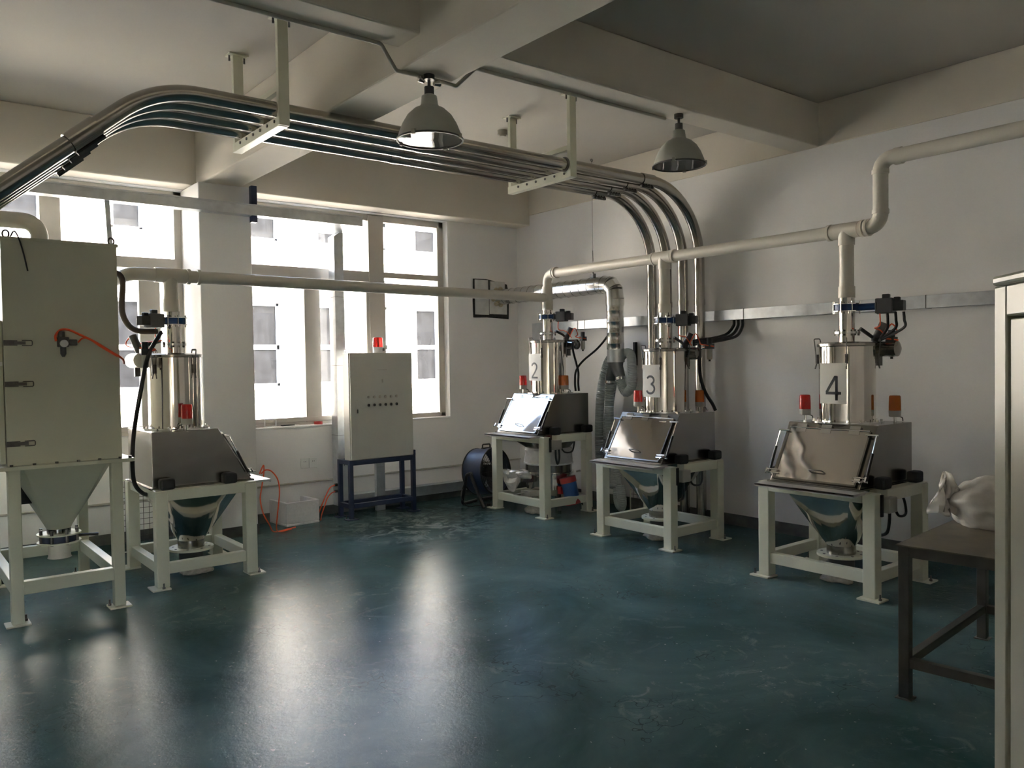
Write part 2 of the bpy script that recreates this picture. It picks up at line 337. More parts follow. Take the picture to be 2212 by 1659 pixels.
window('window_1', W1, [(1.25, 1.42)], [(2.075, 1.03, 2.27, 2.65), (1.38, 1.03, 1.45, 2.65), (0.5, 1.03, 0.68, 2.65)],
       [(1.40, 2.622, 2.44, 2.730), (-0.25, 2.622, 1.27, 2.73), (-0.25, 1.04, 2.44, 1.09)],
       [(-0.26, 2.7, 1.27, 3.35), (1.40, 2.7, 2.44, 3.35), (-0.26, 1.03, 0.55, 2.65), (0.63, 1.03, 1.27, 2.65), (1.40, 1.03, 2.10, 2.65), (2.24, 1.03, 2.44, 2.65)])
ff = MB()
for a, b, c, d in ((-3.45, 0.9, -3.38, 2.1), (-1.97, 0.9, -1.9, 2.1), (-3.45, 0.9, -1.9, 0.96), (-3.45, 2.03, -1.9, 2.1), (-2.72, 0.9, -2.63, 2.1)): ff.box(a, YF-0.2, b, c, YF-0.13, d)
wf = struct('added_light_window', ff, M['alu'], smooth=False)  # frame of the added, unseen window that brightens camera-facing sides
MB().box(-3.4, YF-0.17, 0.93, -1.95, YF-0.164, 2.06).build('pane', M['pane'], wf, smooth=False)
struct('added_sun_shade', MB().box(-6, YF-5.0, 3.55, 6, YF-0.28, 3.65), M['wall'], smooth=False)   # unseen slab added to keep direct sun out of the added window

# ------------------------------------------------------------------ yard and the building across it
struct('trim_10', MB().box(-30, YW+0.4, -0.4, 45, 15.3, -0.25), M['ground'], smooth=False)
fb = thing('factory_building', 'sunlit cream building with grey framed windows across the yard', 'building', (0, 15, -0.25))
opn = []
cols = [(2.27-0.95, 2.27), (3.30, 3.82), (5.68, 6.26), (7.06, 7.62), (8.10, 8.64), (9.32, 9.92), (11.2, 11.8), (13.0, 13.6), (-0.6, 0.1), (-2.6, -1.9), (-4.6, -3.9), (15, 15.6), (17, 17.6)]
for a, b in cols: opn.append((a, 1.27+0.25, b, 2.87+0.25)); opn.append((a, 4.06+0.25, b, 5.20+0.25))
slab(MB(), (-14, 26), (0, 5.75), 0, 0.4, opn, gaps=(1.27+0.25-0.08, 2.95+0.25, 3.72+0.25)).build('facade_wall', M['facade'], fb, smooth=False)
for a, b, c, d in opn:
    f = MB(); t = 0.055; y0, y1 = 0.10, 0.18
    f.box(a, y0, b, a+t, y1, d).box(c-t, y0, b, c, y1, d).box(a, y0, b, c, y1, b+t).box(a, y0, d-t, c, y1, d)
    zm = b + (d-b)*0.47; f.box(a, y0, zm-0.045, c, y1, zm+0.045)
    fo = f.build('far_window', M['farframe'], fb, smooth=False)
    MB().box(a+0.02, 0.13, b+0.02, c-0.02, 0.15, d-0.02).build('pane', M['farglass'], fo, smooth=False)
MB().box(-14, -0.15, 5.75, 26, 0.5, 5.85).build('parapet', M['facade'], fb, smooth=False)

# ------------------------------------------------------------------ hopper stations
def digit_mesh(ch, h, wd=0.115):
    def arc(cx, cy, rx, ry, a0, a1, n=16): return [(cx+rx*math.cos(math.radians(a0+(a1-a0)*k/n)), cy+ry*math.sin(math.radians(a0+(a1-a0)*k/n))) for k in range(n+1)]
    strokes = {'4': [[(0.44, 0.99), (0.04, 0.335)], [(0.0, 0.30), (0.68, 0.30)], [(0.48, 0.0), (0.48, 1.0)]],
               '3': [arc(0.28, 0.745, 0.235, 0.20, 155, -80), arc(0.27, 0.30, 0.275, 0.245, 82, -158)],
               '2': [arc(0.29, 0.72, 0.235, 0.225, 165, -12) + [(0.47, 0.56), (0.33, 0.36), (0.16, 0.18), (0.07, 0.06)], [(0.02, 0.055), (0.60, 0.055)]]}[ch]
    vs = []; fs = []
    for st in strokes:
        if len(st) == 2: st = [(st[0][0]+(st[1][0]-st[0][0])*k/8, st[0][1]+(st[1][1]-st[0][1])*k/8) for k in range(9)]
        P = [Vector((x, y, 0)) for x, y in st]; base = len(vs)
        for i, p in enumerate(P):
            d = (P[min(i+1, len(P)-1)]-P[max(i-1, 0)]).normalized(); q = Vector((-d.y, d.x, 0))*wd/2
            vs += [((p.x+q.x-0.31)*h, (p.y+q.y)*h), ((p.x-q.x-0.31)*h, (p.y-q.y)*h)]
        for i in range(len(P)-1): k = base+2*i; fs.append((k, k+1, k+3, k+2))
    return vs, fs

def beacon(parent, x, y, z, lens, h=0.205):
    b = MB().lathe([(0.036, 0.043), (0.042, 0.047), (0.043, 0.090)], 20, (x, y, z)).build('beacon', M['conduit'], parent)
    MB().lathe([(0.009, 0), (0.009, 0.045)], 10, (x, y, z)).build('pole', M['chrome'], b)
    MB().lathe([(0.0425, 0.090), (0.042, 0.140), (0.040, 0.192), (0.035, 0.200), (0.012, 0.2025)], 24, (x, y, z)).build('lens', lens, b)
    MB().tube(spline([(x+0.02, y-0.02, z+0.045), (x+0.05, y-0.03, z+0.035), (x+0.06, y-0.03, z+0.012), (x+0.12, y, z+0.008)], 5), 0.004, 6).build('wire', M['black'], b)
    return b

def station(X, Y, rz, label, cat, D=0.77, dz=0.0, digit=None, reds=None, ambers=None, sieve=False, act=(0.06, -0.27), reg=(0.2, -0.27), tank=(0.27, -0.12), full_rail=False):
    t = thing('hopper_station', label, cat, (X, Y, 0), rz, 'stainless hopper stations')
    H = 0.725+dz; W = 0.4575; lg = 0.09
    # legs with base plates and anchor bolts
    for ix, x in enumerate((0, D-lg)):
        for sy in (-1, 1):
            y0, y1 = (W-lg, W) if sy > 0 else (-W, -W+lg)
            l = MB().box(x, y0, 0.012, x+lg, y1, H).build('leg', M['frame'], t, smooth=False, bevel=0.006)
            ox = -0.045 if ix == 0 else 0.005; oy = -0.02 if sy > 0 else -0.05
            MB().box(x+ox, y0+oy, 0, x+lg+0.04+ox, y1+0.07+oy, 0.012).build('base_plate', M['frame'], l, smooth=False, bevel=0.002)
            bx, by = x+lg/2+ox+0.005, (y1+0.035 if sy > 0 else y0-0.032)
            MB().lathe([(0.011, 0.012), (0.011, 0.024), (0.006, 0.026), (0.006, 0.052)], 8, (bx, by, 0)).build('anchor_bolt', M['bolt'], l)
    for sy in (-1, 1):
        y = sy*(W-0.045)
        MB().box(lg, y-0.03, 0.105, D-lg, y+0.03, 0.187).build('rail', M['frame'], t, smooth=False, bevel=0.005)
        MB().box(lg if full_rail else 0.185, y-0.04, H-0.07, D-lg, y+0.04, H+0.012).box(D-lg, y-0.04, H, D, y+0.04, H+0.012).box(0 if full_rail else 0.185, y-0.04, H, lg if full_rail else 0.2, y+0.04, H+0.012).build('rail', M['frame'], t, smooth=False, bevel=0.005)
    for x in (0.045, D-0.045): MB().box(x-0.03, -W+lg, 0.105, x+0.03, W-lg, 0.187).build('rail', M['frame'], t, smooth=False, bevel=0.005)
    MB().box(D-0.08, -W+lg, H-0.07, D-0.02, W-lg, H).build('rail', M['frame'], t, smooth=False, bevel=0.005)
    MB().box(0.0, -W+lg, H-0.07, 0.06, W-lg, H-0.01).build('rail', M['frame'], t, smooth=False, bevel=0.005)
    # stainless cabinet
    zb, zt = 0.745+dz, 1.168+dz; BW = 0.35
    MB().prism([(0.0, zb), (0.755, zb), (0.755, zt), (0.255, zt)], -BW, BW).build('cabinet_body', M['brush'], t, smooth=False, bevel=0.004)
    MB().box(-0.02, -BW-0.012, zb-0.012, 0.768, BW+0.012, zb).build('cabinet_flange', M['brush'], t, smooth=False)
    # hinged door on the slant: local frame e (up the slope), n (outwards)
    e = Vector((0.255, 0, 0.423)).normalized(); n = Vector((-0.423, 0, 0.255)).normalized(); o0 = Vector((0.0, 0, zb))
    R = Matrix((e, Vector((0, 1, 0)), n)).transposed().to_4x4(); R.translation = o0
    dl = 0.435
    dr = MB().box(0.012, -0.318, 0.003, dl, 0.318, 0.013, R).build('door', M['door'], t, smooth=False, bevel=0.002)
    rim = MB()
    for a, b, c, d in ((0.012, -0.322, dl, -0.310), (0.012, 0.310, dl, 0.322), (0.012, -0.322, 0.024, 0.322)): rim.box(a, b, 0.004, c, d, 0.018, R)
    rim.build('door_rim', M['brush'], dr, smooth=False)
    MB().tube([R @ Vector((dl+0.008, -0.315, 0.014)), R @ Vector((dl+0.008, 0.315, 0.014))], 0.006, 8).build('hinge_rod', M['chrome'], dr)
    for y in (-0.2, 0.02, 0.22): MB().box(dl-0.028, y-0.04, 0.010, dl+0.04, y+0.04, 0.017, R).build('hinge', M['chrome'], dr, smooth=False)
    MB().tube([R @ Vector(p) for p in fillet([(0.095, -0.06, 0.010), (0.095, -0.065, 0.04), (0.095, 0.045, 0.04), (0.095, 0.05, 0.010)], 0.012, 4)], 0.005, 8).build('handle', M['bolt'], dr)
    for sy in (-1, 1):
        y = sy*0.335
        lt = MB()
        lt.box(0.045, y-0.03*sy, 0.004, 0.085, y+0.012*sy, 0.026, R)
        lt.tube([R @ Vector((0.075, y-0.05*sy, 0.022)), R @ Vector((0.075, y+0.05*sy, 0.034))], 0.005, 6)
        lt.tube([R @ Vector((0.052, y-0.05*sy, 0.022)), R @ Vector((0.052, y+0.05*sy, 0.034))], 0.005, 6)
        lt.tube([R @ Vector((0.045, y+0.05*sy, 0.034)), R @ Vector((0.085, y+0.05*sy, 0.034))], 0.007, 6)
        lt.tube([R @ Vector((0.06, y+0.045*sy, 0.03)), R @ Vector((0.03, y+0.03*sy, 0.06))], 0.006, 6)
        lt.build('latch', M['chrome'], t)
        ys = sy*(BW+0.028)
        st = MB().tube([R @ Vector((0.07, ys, 0.0)), R @ Vector((0.27, ys, 0.018))], 0.0105, 10).build('gas_strut', M['black'], t)
        MB().tube([R @ Vector((0.26, ys, 0.017)), R @ Vector((0.405, ys, 0.03))], 0.0045, 8).tube([R @ Vector((0.405, sy*0.30, 0.03)), R @ Vector((0.405, ys+0.012*sy, 0.03))], 0.007, 8).tube([R @ Vector((0.06, sy*BW, 0)), R @ Vector((0.06, ys+0.012*sy, 0))], 0.007, 8).build('strut_rod', M['chrome'], st)
    # tray in front of the door
    MB().box(-0.15, -0.39, zb-0.030, 0.05, 0.39, zb-0.012).box(-0.15, -0.39, zb-0.036, -0.142, 0.39, zb-0.012).build('tray', M['tray'], t, smooth=False, bevel=0.002)
    # rubber mounts, junction box and cable
    for sy in (-1, 1):
        for x in (0.20, 0.67):
            MB().box(x-0.055, sy*0.412-0.042, H+0.012, x+0.055, sy*0.412+0.042, H+0.095).build('rubber_mount', M['rubber'], t, smooth=False, bevel=0.018)
        MB().box(0.3, sy*0.362-0.012, zb-0.03, 0.62, sy*0.362+0.03, zb-0.008).build('rubber_strip', M['rubber'], t, smooth=False)
    jb = MB().box(0.095, -W-0.055, H-0.135, 0.205, -W, H-0.03).build('junction_box', M['conduit'], t, smooth=False, bevel=0.008)
    MB().box(0.07, -W-0.012, H-0.16, 0.095, -W, H-0.01).build('bracket_plate', M['black'], jb, smooth=False)
    MB().tube(spline([(0.20, -W-0.03, H-0.10), (0.26, -W-0.035, H-0.17), (0.37, -W-0.03, H-0.17), (0.45, -W+0.02, H-0.09), (0.50, -W+0.08, H-0.05)], 6), 0.009, 8).build('cable', M['black'], jb)
    MB().tube(spline([(0.13, -W-0.035, H-0.13), (0.13, -W-0.04, H-0.22), (0.17, -W-0.02, H-0.29), (0.24, -W+0.03, H-0.24), (0.26, -W+0.06, H-0.15), (0.24, -W+0.08, H-0.08)] if sieve else [(0.13, -W-0.035, H-0.13), (0.135, -W-0.03, H-0.2), (0.16, -W+0.0, H-0.28), (0.2, -W+0.08, H-0.32)], 6), 0.011, 8).build('cable', M['black'], jb)
    # hopper below the cabinet
    def rect_loop(x0, x1, y0, y1, z, n=32):
        out = []
        for k in range(n):
            a = 2*PI*(k+0.5)/n; c, s_ = math.cos(a), math.sin(a); m_ = max(abs(c), abs(s_))
            out.append(((x0+x1)/2 + (x1-x0)/2*c/m_, (y0+y1)/2 + (y1-y0)/2*s_/m_, z))
        return out
    def circ_loop(cx, r, z, n=32): return [(cx+r*math.cos(2*PI*(k+0.5)/n), r*math.sin(2*PI*(k+0.5)/n), z) for k in range(n)]
    if not sieve:
        L0 = rect_loop(0.02, 0.735, -0.335, 0.335, zb-0.012); L1 = circ_loop(0.38, 0.102, 0.255)
        mid = []
        for kk in (0.0, 0.25, 0.5, 0.75, 0.9, 1.0):
            sq = rect_loop(0.38-0.10, 0.38+0.10, -0.10, 0.10, 0.255)
            tgt = [Vector(a).lerp(Vector(b), kk) for a, b in zip(sq, L1)]
            mid.append([tuple(Vector(a).lerp(b, kk)) for a, b in zip(L0, tgt)])
        MB().loft(mid, True, False).build('hopper', M['steel'], t)
        MB().cyl(0.38, 0, 0.192, 0.262, 0.103, 28).build('hopper_neck', M['brush'], t)
        fl = MB().cyl(0.38, 0, 0.176, 0.194, 0.172, 36).build('outlet_flange', M['frame'], t)
        for k in range(8):
            a = 2*PI*k/8+0.3; MB().cyl(0.38+0.14*math.cos(a), 0.14*math.sin(a), 0.194, 0.1965, 0.010, 8).build('bolt_hole', M['bolt'], fl)
        MB().cyl(0.38, 0, 0.085, 0.176, 0.095, 24).build('outlet_stub', M['dkgrey'], t)
    else:
        MB().loft([rect_loop(0.02, 0.735, -0.335, 0.335, zb-0.012), circ_loop(0.45, 0.25, 0.70)], True, True).build('hopper', M['brush'], t)
    # filter cylinder on top
    cx = 0.475
    bf = MB().cyl(cx, 0, zt, zt+0.012, 0.255, 40).build('cylinder_flange', M['chrome'], t)
    for k in range(12):
        a = 2*PI*k/12; MB().cyl(cx+0.235*math.cos(a), 0.235*math.sin(a), zt+0.012, zt+0.024, 0.009, 6).build('bolt', M['chrome'], bf)
    cy = MB().lathe([(0.2, zt+0.012), (0.2, zt+0.572)], 56, (cx, 0, 0)).build('filter_cylinder', M['steel'], t)
    MB().lathe([(0.208, zt+0.565), (0.212, zt+0.570), (0.212, zt+0.588), (0.17, zt+0.598), (0.06, zt+0.604)], 48, (cx, 0, 0)).build('lid', M['brush'], t)
    for k in range(4):
        a = math.radians(118+90*k); ca, sa = math.cos(a), math.sin(a)
        def Q(r, z, tt=0.0): return (cx+r*ca-tt*sa, r*sa+tt*ca, zt+z)
        cl = MB().tube(fillet([Q(0.185, 0.60), Q(0.19, 0.628), Q(0.232, 0.628), Q(0.218, 0.50)], 0.008, 3), 0.0045, 6)
        cl.build('clamp_hook', M['bolt'], t)
        MB().tube([Q(0.212, 0.51), Q(0.210, 0.44)], 0.013, 6).tube([Q(0.214, 0.44), Q(0.224, 0.40)], 0.006, 6).build('clamp_body', M['bolt'], t)
    # neck, flanges, butterfly valve
    nz = zt+0.60
    MB().lathe([(0.057, nz), (0.057, zt+0.83)], 28, (cx, 0, 0)).lathe([(0.055, zt+0.88), (0.055, zt+0.935)], 28, (cx, 0, 0)).build('neck', M['steel'], t)
    ff = MB().cyl(cx, 0, zt+0.662, zt+0.668, 0.095, 32).cyl(cx, 0, zt+0.671, zt+0.677, 0.095, 32).build('neck_flange', M['chrome'], t)
    for k in range(6):
        a = 2*PI*k/6+0.2; MB().cyl(cx+0.083*math.cos(a), 0.083*math.sin(a), zt+0.648, zt+0.692, 0.008, 6).build('bolt', M['bolt'], ff)
    vb = MB().lathe([(0.06, zt+0.832), (0.092, zt+0.832), (0.094, zt+0.856), (0.092, zt+0.880), (0.06, zt+0.880)], 32, (cx, 0, 0)).build('valve_body', M['blue'], t)
    MB().cyl(cx, 0, zt+0.826, zt+0.832, 0.105, 32).cyl(cx, 0, zt+0.880, zt+0.886, 0.105, 32).build('valve_flange', M['chrome'], vb)
    for k in range(8):
        a = 2*PI*k/8+0.1; MB().cyl(cx+0.098*math.cos(a), 0.098*math.sin(a), zt+0.812, zt+0.902, 0.006, 6).build('bolt', M['chrome'], vb)
    av = Vector((act[0], act[1], 0)); al = av.length; ad = av.normalized(); az = math.atan2(ad.y, ad.x)
    A = Matrix.Translation((cx, 0, zt+0.856)) @ Matrix.Rotation(az, 4, 'Z')
    MB().tube([A @ Vector((0.08, 0, 0)), A @ Vector((al-0.05, 0, 0))], 0.026, 14).build('valve_stem', M['blue'], vb)
    ac = MB().box(al-0.06, -0.05, -0.055, al+0.06, 0.05, 0.055, A).tube([A @ Vector((al-0.06, 0, 0)), A @ Vector((al-0.045, 0, 0))], 0.06, 16).build('actuator', M['dkgrey'], t, bevel=0.012)
    MB().box(al+0.04, -0.038, -0.04, al+0.13, 0.038, 0.035, A).box(al-0.02, -0.02, 0.05, al+0.03, 0.02, 0.085, A).box(al+0.06, -0.02, 0.03, al+0.1, 0.02, 0.06, A).build('solenoid', M['black'], ac, smooth=False, bevel=0.006)
    # air reservoir and regulator
    tx, ty = cx+tank[0], tank[1]
    MB().tube([(tx, ty-0.16, zt+0.545), (tx, ty-0.145, zt+0.545), (tx, ty+0.13, zt+0.545), (tx, ty+0.145, zt+0.545)], [0.03, 0.058, 0.058, 0.03], 20).build('air_reservoir', M['brush'] if digit else M['pvc'], t)
    MB().box(tx-0.02, ty-0.02, zt+0.42, tx+0.02, ty+0.02, zt+0.5).tube([(tx, ty, zt+0.60), (tx-0.06, ty*0.6, zt+0.66), (cx+0.10, ty*0.4, zt+0.70)], 0.014, 8).build('valve_bracket', M['dkgrey'], t)
    MB().tube([(tx-0.02, ty+0.02, zt+0.60), (tx+0.02, ty-0.03, zt+0.74)], 0.03, 10).build('pulse_valve', M['dkgrey'], t)
    rx, ry = cx+reg[0], reg[1]
    rg = MB().lathe([(0.024, zt+0.63), (0.024, zt+0.685)], 14, (rx, ry, 0)).box(rx-0.034, ry-0.03, zt+0.585, rx+0.034, ry+0.03, zt+0.632).build('regulator', M['black'], t)
    MB().lathe([(0.026, zt+0.585), (0.026, zt+0.50), (0.02, zt+0.485)], 14, (rx, ry, 0)).build('filter_bowl', M['conduit'], rg)
    MB().lathe([(0.010, zt+0.487), (0.010, zt+0.468)], 10, (rx, ry, 0)).build('drain_valve', M['black'], rg)
    MB().tube([(tx, ty-0.12, zt+0.575), (rx, ry, zt+0.61)], 0.012, 8).build('air_pipe', M['chrome'], t)
    P0 = A @ Vector((al-0.03, -0.03, -0.05))
    MB().tube(spline([P0, P0+Vector((0.0, 0.0, -0.09)), (cx+0.11, ad.y*0.16, zt+0.70), (tx-0.04, ty-0.04, zt+0.68), (tx, ty-0.06, zt+0.62)], 6), 0.005, 6).build('air_tube', M['orange'], t)
    MB().tube(spline([(tx-0.02, ty-0.05, zt+0.64), (tx+0.02, ty-0.09, zt+0.73), (tx+0.04, ty-0.12, zt+0.66), (rx-0.06, ry+0.05, zt+0.63), (rx-0.02, ry-0.03, zt+0.612), (rx, ry-0.05, zt+0.607)], 6), 0.0055, 6).build('air_tube', M['orange'], t)
    # number sheet on the cylinder, facing the door side
    if digit:
        n_ = 18; ph = 0.30; z0 = zt+0.145; RB = 0.8; xc = cx-0.2035; vs = []; fs = []
        def SH(u, z, off=0.0): a = u/RB; return (xc+RB*(1-math.cos(a))-off, RB*math.sin(a), z)
        for k in range(n_+1):
            u = -0.105+0.21*k/n_; vs += [SH(u, z0), SH(u, z0+ph), SH(u, z0, 0.0008), SH(u, z0+ph, 0.0008)]
        for k in range(n_): i = 4*k; fs += [(i, i+4, i+5, i+1), (i+2, i+3, i+7, i+6), (i, i+2, i+6, i+4), (i+1, i+5, i+7, i+3)]
        fs += [(0, 1, 3, 2), (4*n_, 4*n_+2, 4*n_+3, 4*n_+1)]
        pp = MB().add(vs, fs).build('number_sheet', M['paper'], t)
        pts, dfs = digit_mesh(digit, 0.178)
        # a viewer in front of the -x side sees +y on the left
        MB().add([SH(-u, z0+0.025+v, 0.0016) for u, v in pts], dfs).build('digit', M['ink'], pp, smooth=False)
    for p in (reds or []): beacon(t, p[0], p[1], zt, M['red'])
    for p in (ambers or []): beacon(t, p[0], p[1], zt, M['amber'])
    return t

station(5.28, 3.19, 0, 'nearest stainless hopper station on the right, numbered 4, tilted mirror door', 'hopper station', D=0.78, digit='4', reds=[(0.41, 0.31)], ambers=[(0.62, -0.29)], act=(0.05, -0.27), reg=(0.22, -0.23), tank=(0.22, -0.13))
station(5.39, 5.055, 0, 'stainless hopper station numbered 3 with red and amber beacons, before the steel tubes', 'hopper station', D=0.74, digit='3', reds=[(0.41, 0.29)], ambers=[(0.70, -0.22)], act=(0.06, -0.17), reg=(0.30, -0.28), tank=(0.24, -0.06))
station(5.533, 6.89, 0, 'stainless hopper station numbered 2 with blue-lit door, in the room corner over a sieve', 'hopper station', D=0.65+0.05, dz=0.135, digit='2', reds=[(0.34, 0.29)], ambers=[(0.51, -0.235)], sieve=True, act=(0.07, -0.16), reg=(0.33, -0.22), tank=(0.26, -0.05))
station(2.405, 6.7835, PI, 'stainless hopper station left of the pillar, door turned to the right, single red beacon', 'hopper station', D=0.765, reds=[(0.48, 0.31)], act=(0.16, 0.06), reg=(0.26, 0.16), tank=(0.28, -0.0), full_rail=True)

# ------------------------------------------------------------------ dust collector at the left
t = thing('dust_collector', 'tall pale green dust collector on four legs with orange air tube, at the left edge', 'dust collector', (0.68, 6.05, 0))
CW, CD = 0.68, 1.25
for x in (0, CW-0.072):
    for y in (0, CD-0.072):
        l = MB().box(x, y, 0.012, x+0.072, y+0.072, 1.01).build('leg', M['collector'], t, smooth=False, bevel=0.005)
        MB().box(x-0.035, y-0.03, 0, x+0.105, y+0.10, 0.012).build('base_plate', M['collector'], l, smooth=False, bevel=0.002)
        bx = x+0.085 if x == 0 else x-0.022
        MB().lathe([(0.011, 0.012), (0.011, 0.026), (0.006, 0.028), (0.006, 0.055)], 8, (bx, y+0.055, 0)).build('anchor_bolt', M['bolt'], l)
for y in (0.006, CD-0.066): MB().box(0.072, y, 0.195, CW-0.072, y+0.06, 0.28).build('rail', M['collector'], t, smooth=False, bevel=0.004)
for x in (0.006, CW-0.066): MB().box(x, 0.072, 0.195, x+0.06, CD-0.072, 0.28).build('rail', M['collector'], t, smooth=False, bevel=0.004)
fl = MB().box(-0.05, -0.05, 1.01, CW+0.07, CD+0.05, 1.035).build('flange', M['collector'], t, smooth=False, bevel=0.003)
for k in range(6): MB().cyl(0.02+k*0.128, -0.025, 1.035, 1.047, 0.010, 6).build('bolt', M['bolt'], fl)
MB().cyl(CW+0.045, -0.02, 1.035, 1.05, 0.012, 6).build('bolt', M['bolt'], fl)
MB().box(0, 0, 1.035, CW, CD, 2.492).build('housing', M['collector'], t, smooth=False, bevel=0.004)
MB().box(-0.006, -0.006, 2.485, CW+0.008, CD+0.006, 2.505).build('top_plate', M['collector'], t, smooth=False)
dr = MB().box(-0.035, 0.015, 1.05, -0.003, CD-0.1, 1.97).build('access_door', M['collector'], t, smooth=False, bevel=0.004)
MB().box(-0.07, 0.0, 1.68, -0.008, 0.04, 1.705).build('door_latch', M['white'], dr, smooth=False)
for z in (1.826, 1.562, 1.178):
    c = MB().box(0.0, -0.012, z-0.017, 0.075, 0.0, z+0.017).box(0.06, -0.02, z-0.010, 0.12, -0.004, z+0.010)
    c.tube(fillet([(0.10, -0.014, z+0.016), (0.158, -0.014, z+0.016), (0.158, -0.014, z-0.016), (0.10, -0.014, z-0.016)], 0.008, 3), 0.0035, 6)
    c.build('toggle_catch', M['bolt'], t, smooth=False)
def circ(cx, cy, r, z, n=32): return [(cx+r*math.cos(2*PI*(k+0.5)/n), cy+r*math.sin(2*PI*(k+0.5)/n), z) for k in range(n)]
def rect(x0, x1, y0, y1, z, n=32):
    out = []
    for k in range(n):
        a = 2*PI*(k+0.5)/n; c, s_ = math.cos(a), math.sin(a); m_ = max(abs(c), abs(s_))
        out.append(((x0+x1)/2+(x1-x0)/2*c/m_, (y0+y1)/2+(y1-y0)/2*s_/m_, z))
    return out
ccx, ccy = 0.385, 0.66
lps = []
for k in (0, 0.3, 0.6, 0.85, 1.0):
    a = rect(0.04, CW-0.03, 0.05, CD-0.05, 1.01); sq = rect(ccx-0.075, ccx+0.075, ccy-0.075, ccy+0.075, 0.49); ci = circ(ccx, ccy, 0.078, 0.49)
    lps.append([tuple(Vector(p).lerp(Vector(q).lerp(Vector(r), k), k)) for p, q, r in zip(a, sq, ci)])
MB().loft(lps, True, False).build('hopper', M['collector'], t)
MB().cyl(ccx, ccy, 0.455, 0.495, 0.079, 24).build('hopper_neck', M['brush'], t)
vf = MB().cyl(ccx, ccy, 0.446, 0.456, 0.145, 32).cyl(ccx, ccy, 0.386, 0.396, 0.145, 32).build('valve_flange', M['frame'], t)
vb = MB().cyl(ccx, ccy, 0.396, 0.446, 0.122, 32).build('valve_body', M['navy'], t)
for k in range(8):
    a = 2*PI*k/8+0.25; MB().cyl(ccx+0.125*math.cos(a), ccy+0.125*math.sin(a), 0.38, 0.49, 0.011, 8).build('bolt', M['bolt'], vb)
MB().tube([(ccx+0.12, ccy-0.03, 0.425), (ccx+0.19, ccy-0.05, 0.425), (ccx+0.25, ccy-0.06, 0.418)], [0.012, 0.010, 0.014], 8).build('valve_lever', M['black'], vb)
MB().lathe([(0.074, 0.386), (0.074, 0.285), (0.080, 0.275)], 28, (ccx, ccy, 0)).build('outlet_pipe', M['pvc'], t)
MB().box(0.10, 0.45, 0.72, 0.19, 0.55, 0.84).tube([(0.12, 0.5, 0.84), (0.10, 0.48, 0.88)], 0.02, 8).build('vibrator', M['black'], t)
for x in (0.035, 0.655):
    MB().tube([(x+0.018*math.cos(2*PI*k/16), 0.04, 2.527+0.024*math.sin(2*PI*k/16)) for k in range(17)], 0.006, 8, caps=False).build('eye_bolt', M['bolt'], t)
MB().tube(spline([(0.06, 0.03, 2.51), (0.08, 0.02, 2.545), (0.10, -0.008, 2.50), (0.125, -0.012, 2.40), (0.145, -0.012, 2.29)], 5), 0.005, 6).build('cable', M['black'], t)
rg = MB().box(0.30, -0.055, 1.80, 0.365, 0.0, 1.865).box(0.365, -0.045, 1.81, 0.415, 0.0, 1.85).tube([(0.323, -0.028, 1.86), (0.323, -0.028, 1.905)], 0.02, 10).build('regulator', M['bolt'], t, bevel=0.006)
MB().tube([(0.332, -0.052, 1.822), (0.332, -0.075, 1.822)], 0.024, 14).build('gauge', M['white'], rg)
MB().tube([(0.332, -0.03, 1.80), (0.332, -0.03, 1.755), (0.332, -0.03, 1.735)], [0.018, 0.018, 0.008], 10).build('filter_bowl', M['dkgrey'], rg)
MB().tube(spline([(0.292, -0.03, 1.838), (0.29, -0.03, 1.875), (0.32, -0.03, 1.912), (0.37, -0.03, 1.912), (0.44, -0.03, 1.878), (0.52, -0.03, 1.836), (0.62, -0.03, 1.768), (0.69, -0.025, 1.722), (0.72, 0.05, 1.69)], 6), 0.0075, 8).build('air_tube', M['orange'], t)
MB().tube(spline([(0.42, -0.03, 1.83), (0.45, -0.03, 1.858), (0.49, -0.03, 1.852), (0.56, -0.03, 1.80), (0.66, -0.03, 1.735)], 5), 0.005, 8).build('air_tube', M['orange'], t)
# outlet elbow on the roof
MB().tube(fillet([(0.30, 0.55, 2.50), (0.30, 0.55, 2.70), (-0.9, 0.55, 2.70)], 0.10, 8), 0.057, 20).lathe([(0.066, 2.50), (0.066, 2.57)], 20, (0.30, 0.55, 0)).build('exhaust_pipe', M['pvc'], t)

# air supply loop between the collector and the left station
a = tag(MB().tube(spline([(1.37, 6.75, 2.40), (1.50, 6.75, 2.39), (1.553, 6.75, 2.33), (1.545, 6.75, 2.17), (1.548, 6.75, 2.07), (1.592, 6.75, 1.98), (1.665, 6.75, 1.943), (1.80, 6.76, 1.94)], 6), 0.022, 10).build('corrugated_hose', mat('brown_hose', (0.10, 0.075, 0.06), 0.5), None), 'dark brown corrugated hose curving from the dust collector to the left hopper station', 'hose')
tag(MB().tube(spline([(1.80, 6.62, 1.93), (1.78, 6.62, 1.91), (1.685, 6.60, 1.742), (1.617, 6.58, 1.46), (1.567, 6.58, 1.18), (1.549, 6.58, 0.968), (1.557, 6.58, 0.79), (1.615, 6.60, 0.70), (1.70, 6.68, 0.66)], 6), 0.016, 10).build('power_cable', M['black'], None), 'thick black cable hanging down the rear of the left hopper station', 'cable')

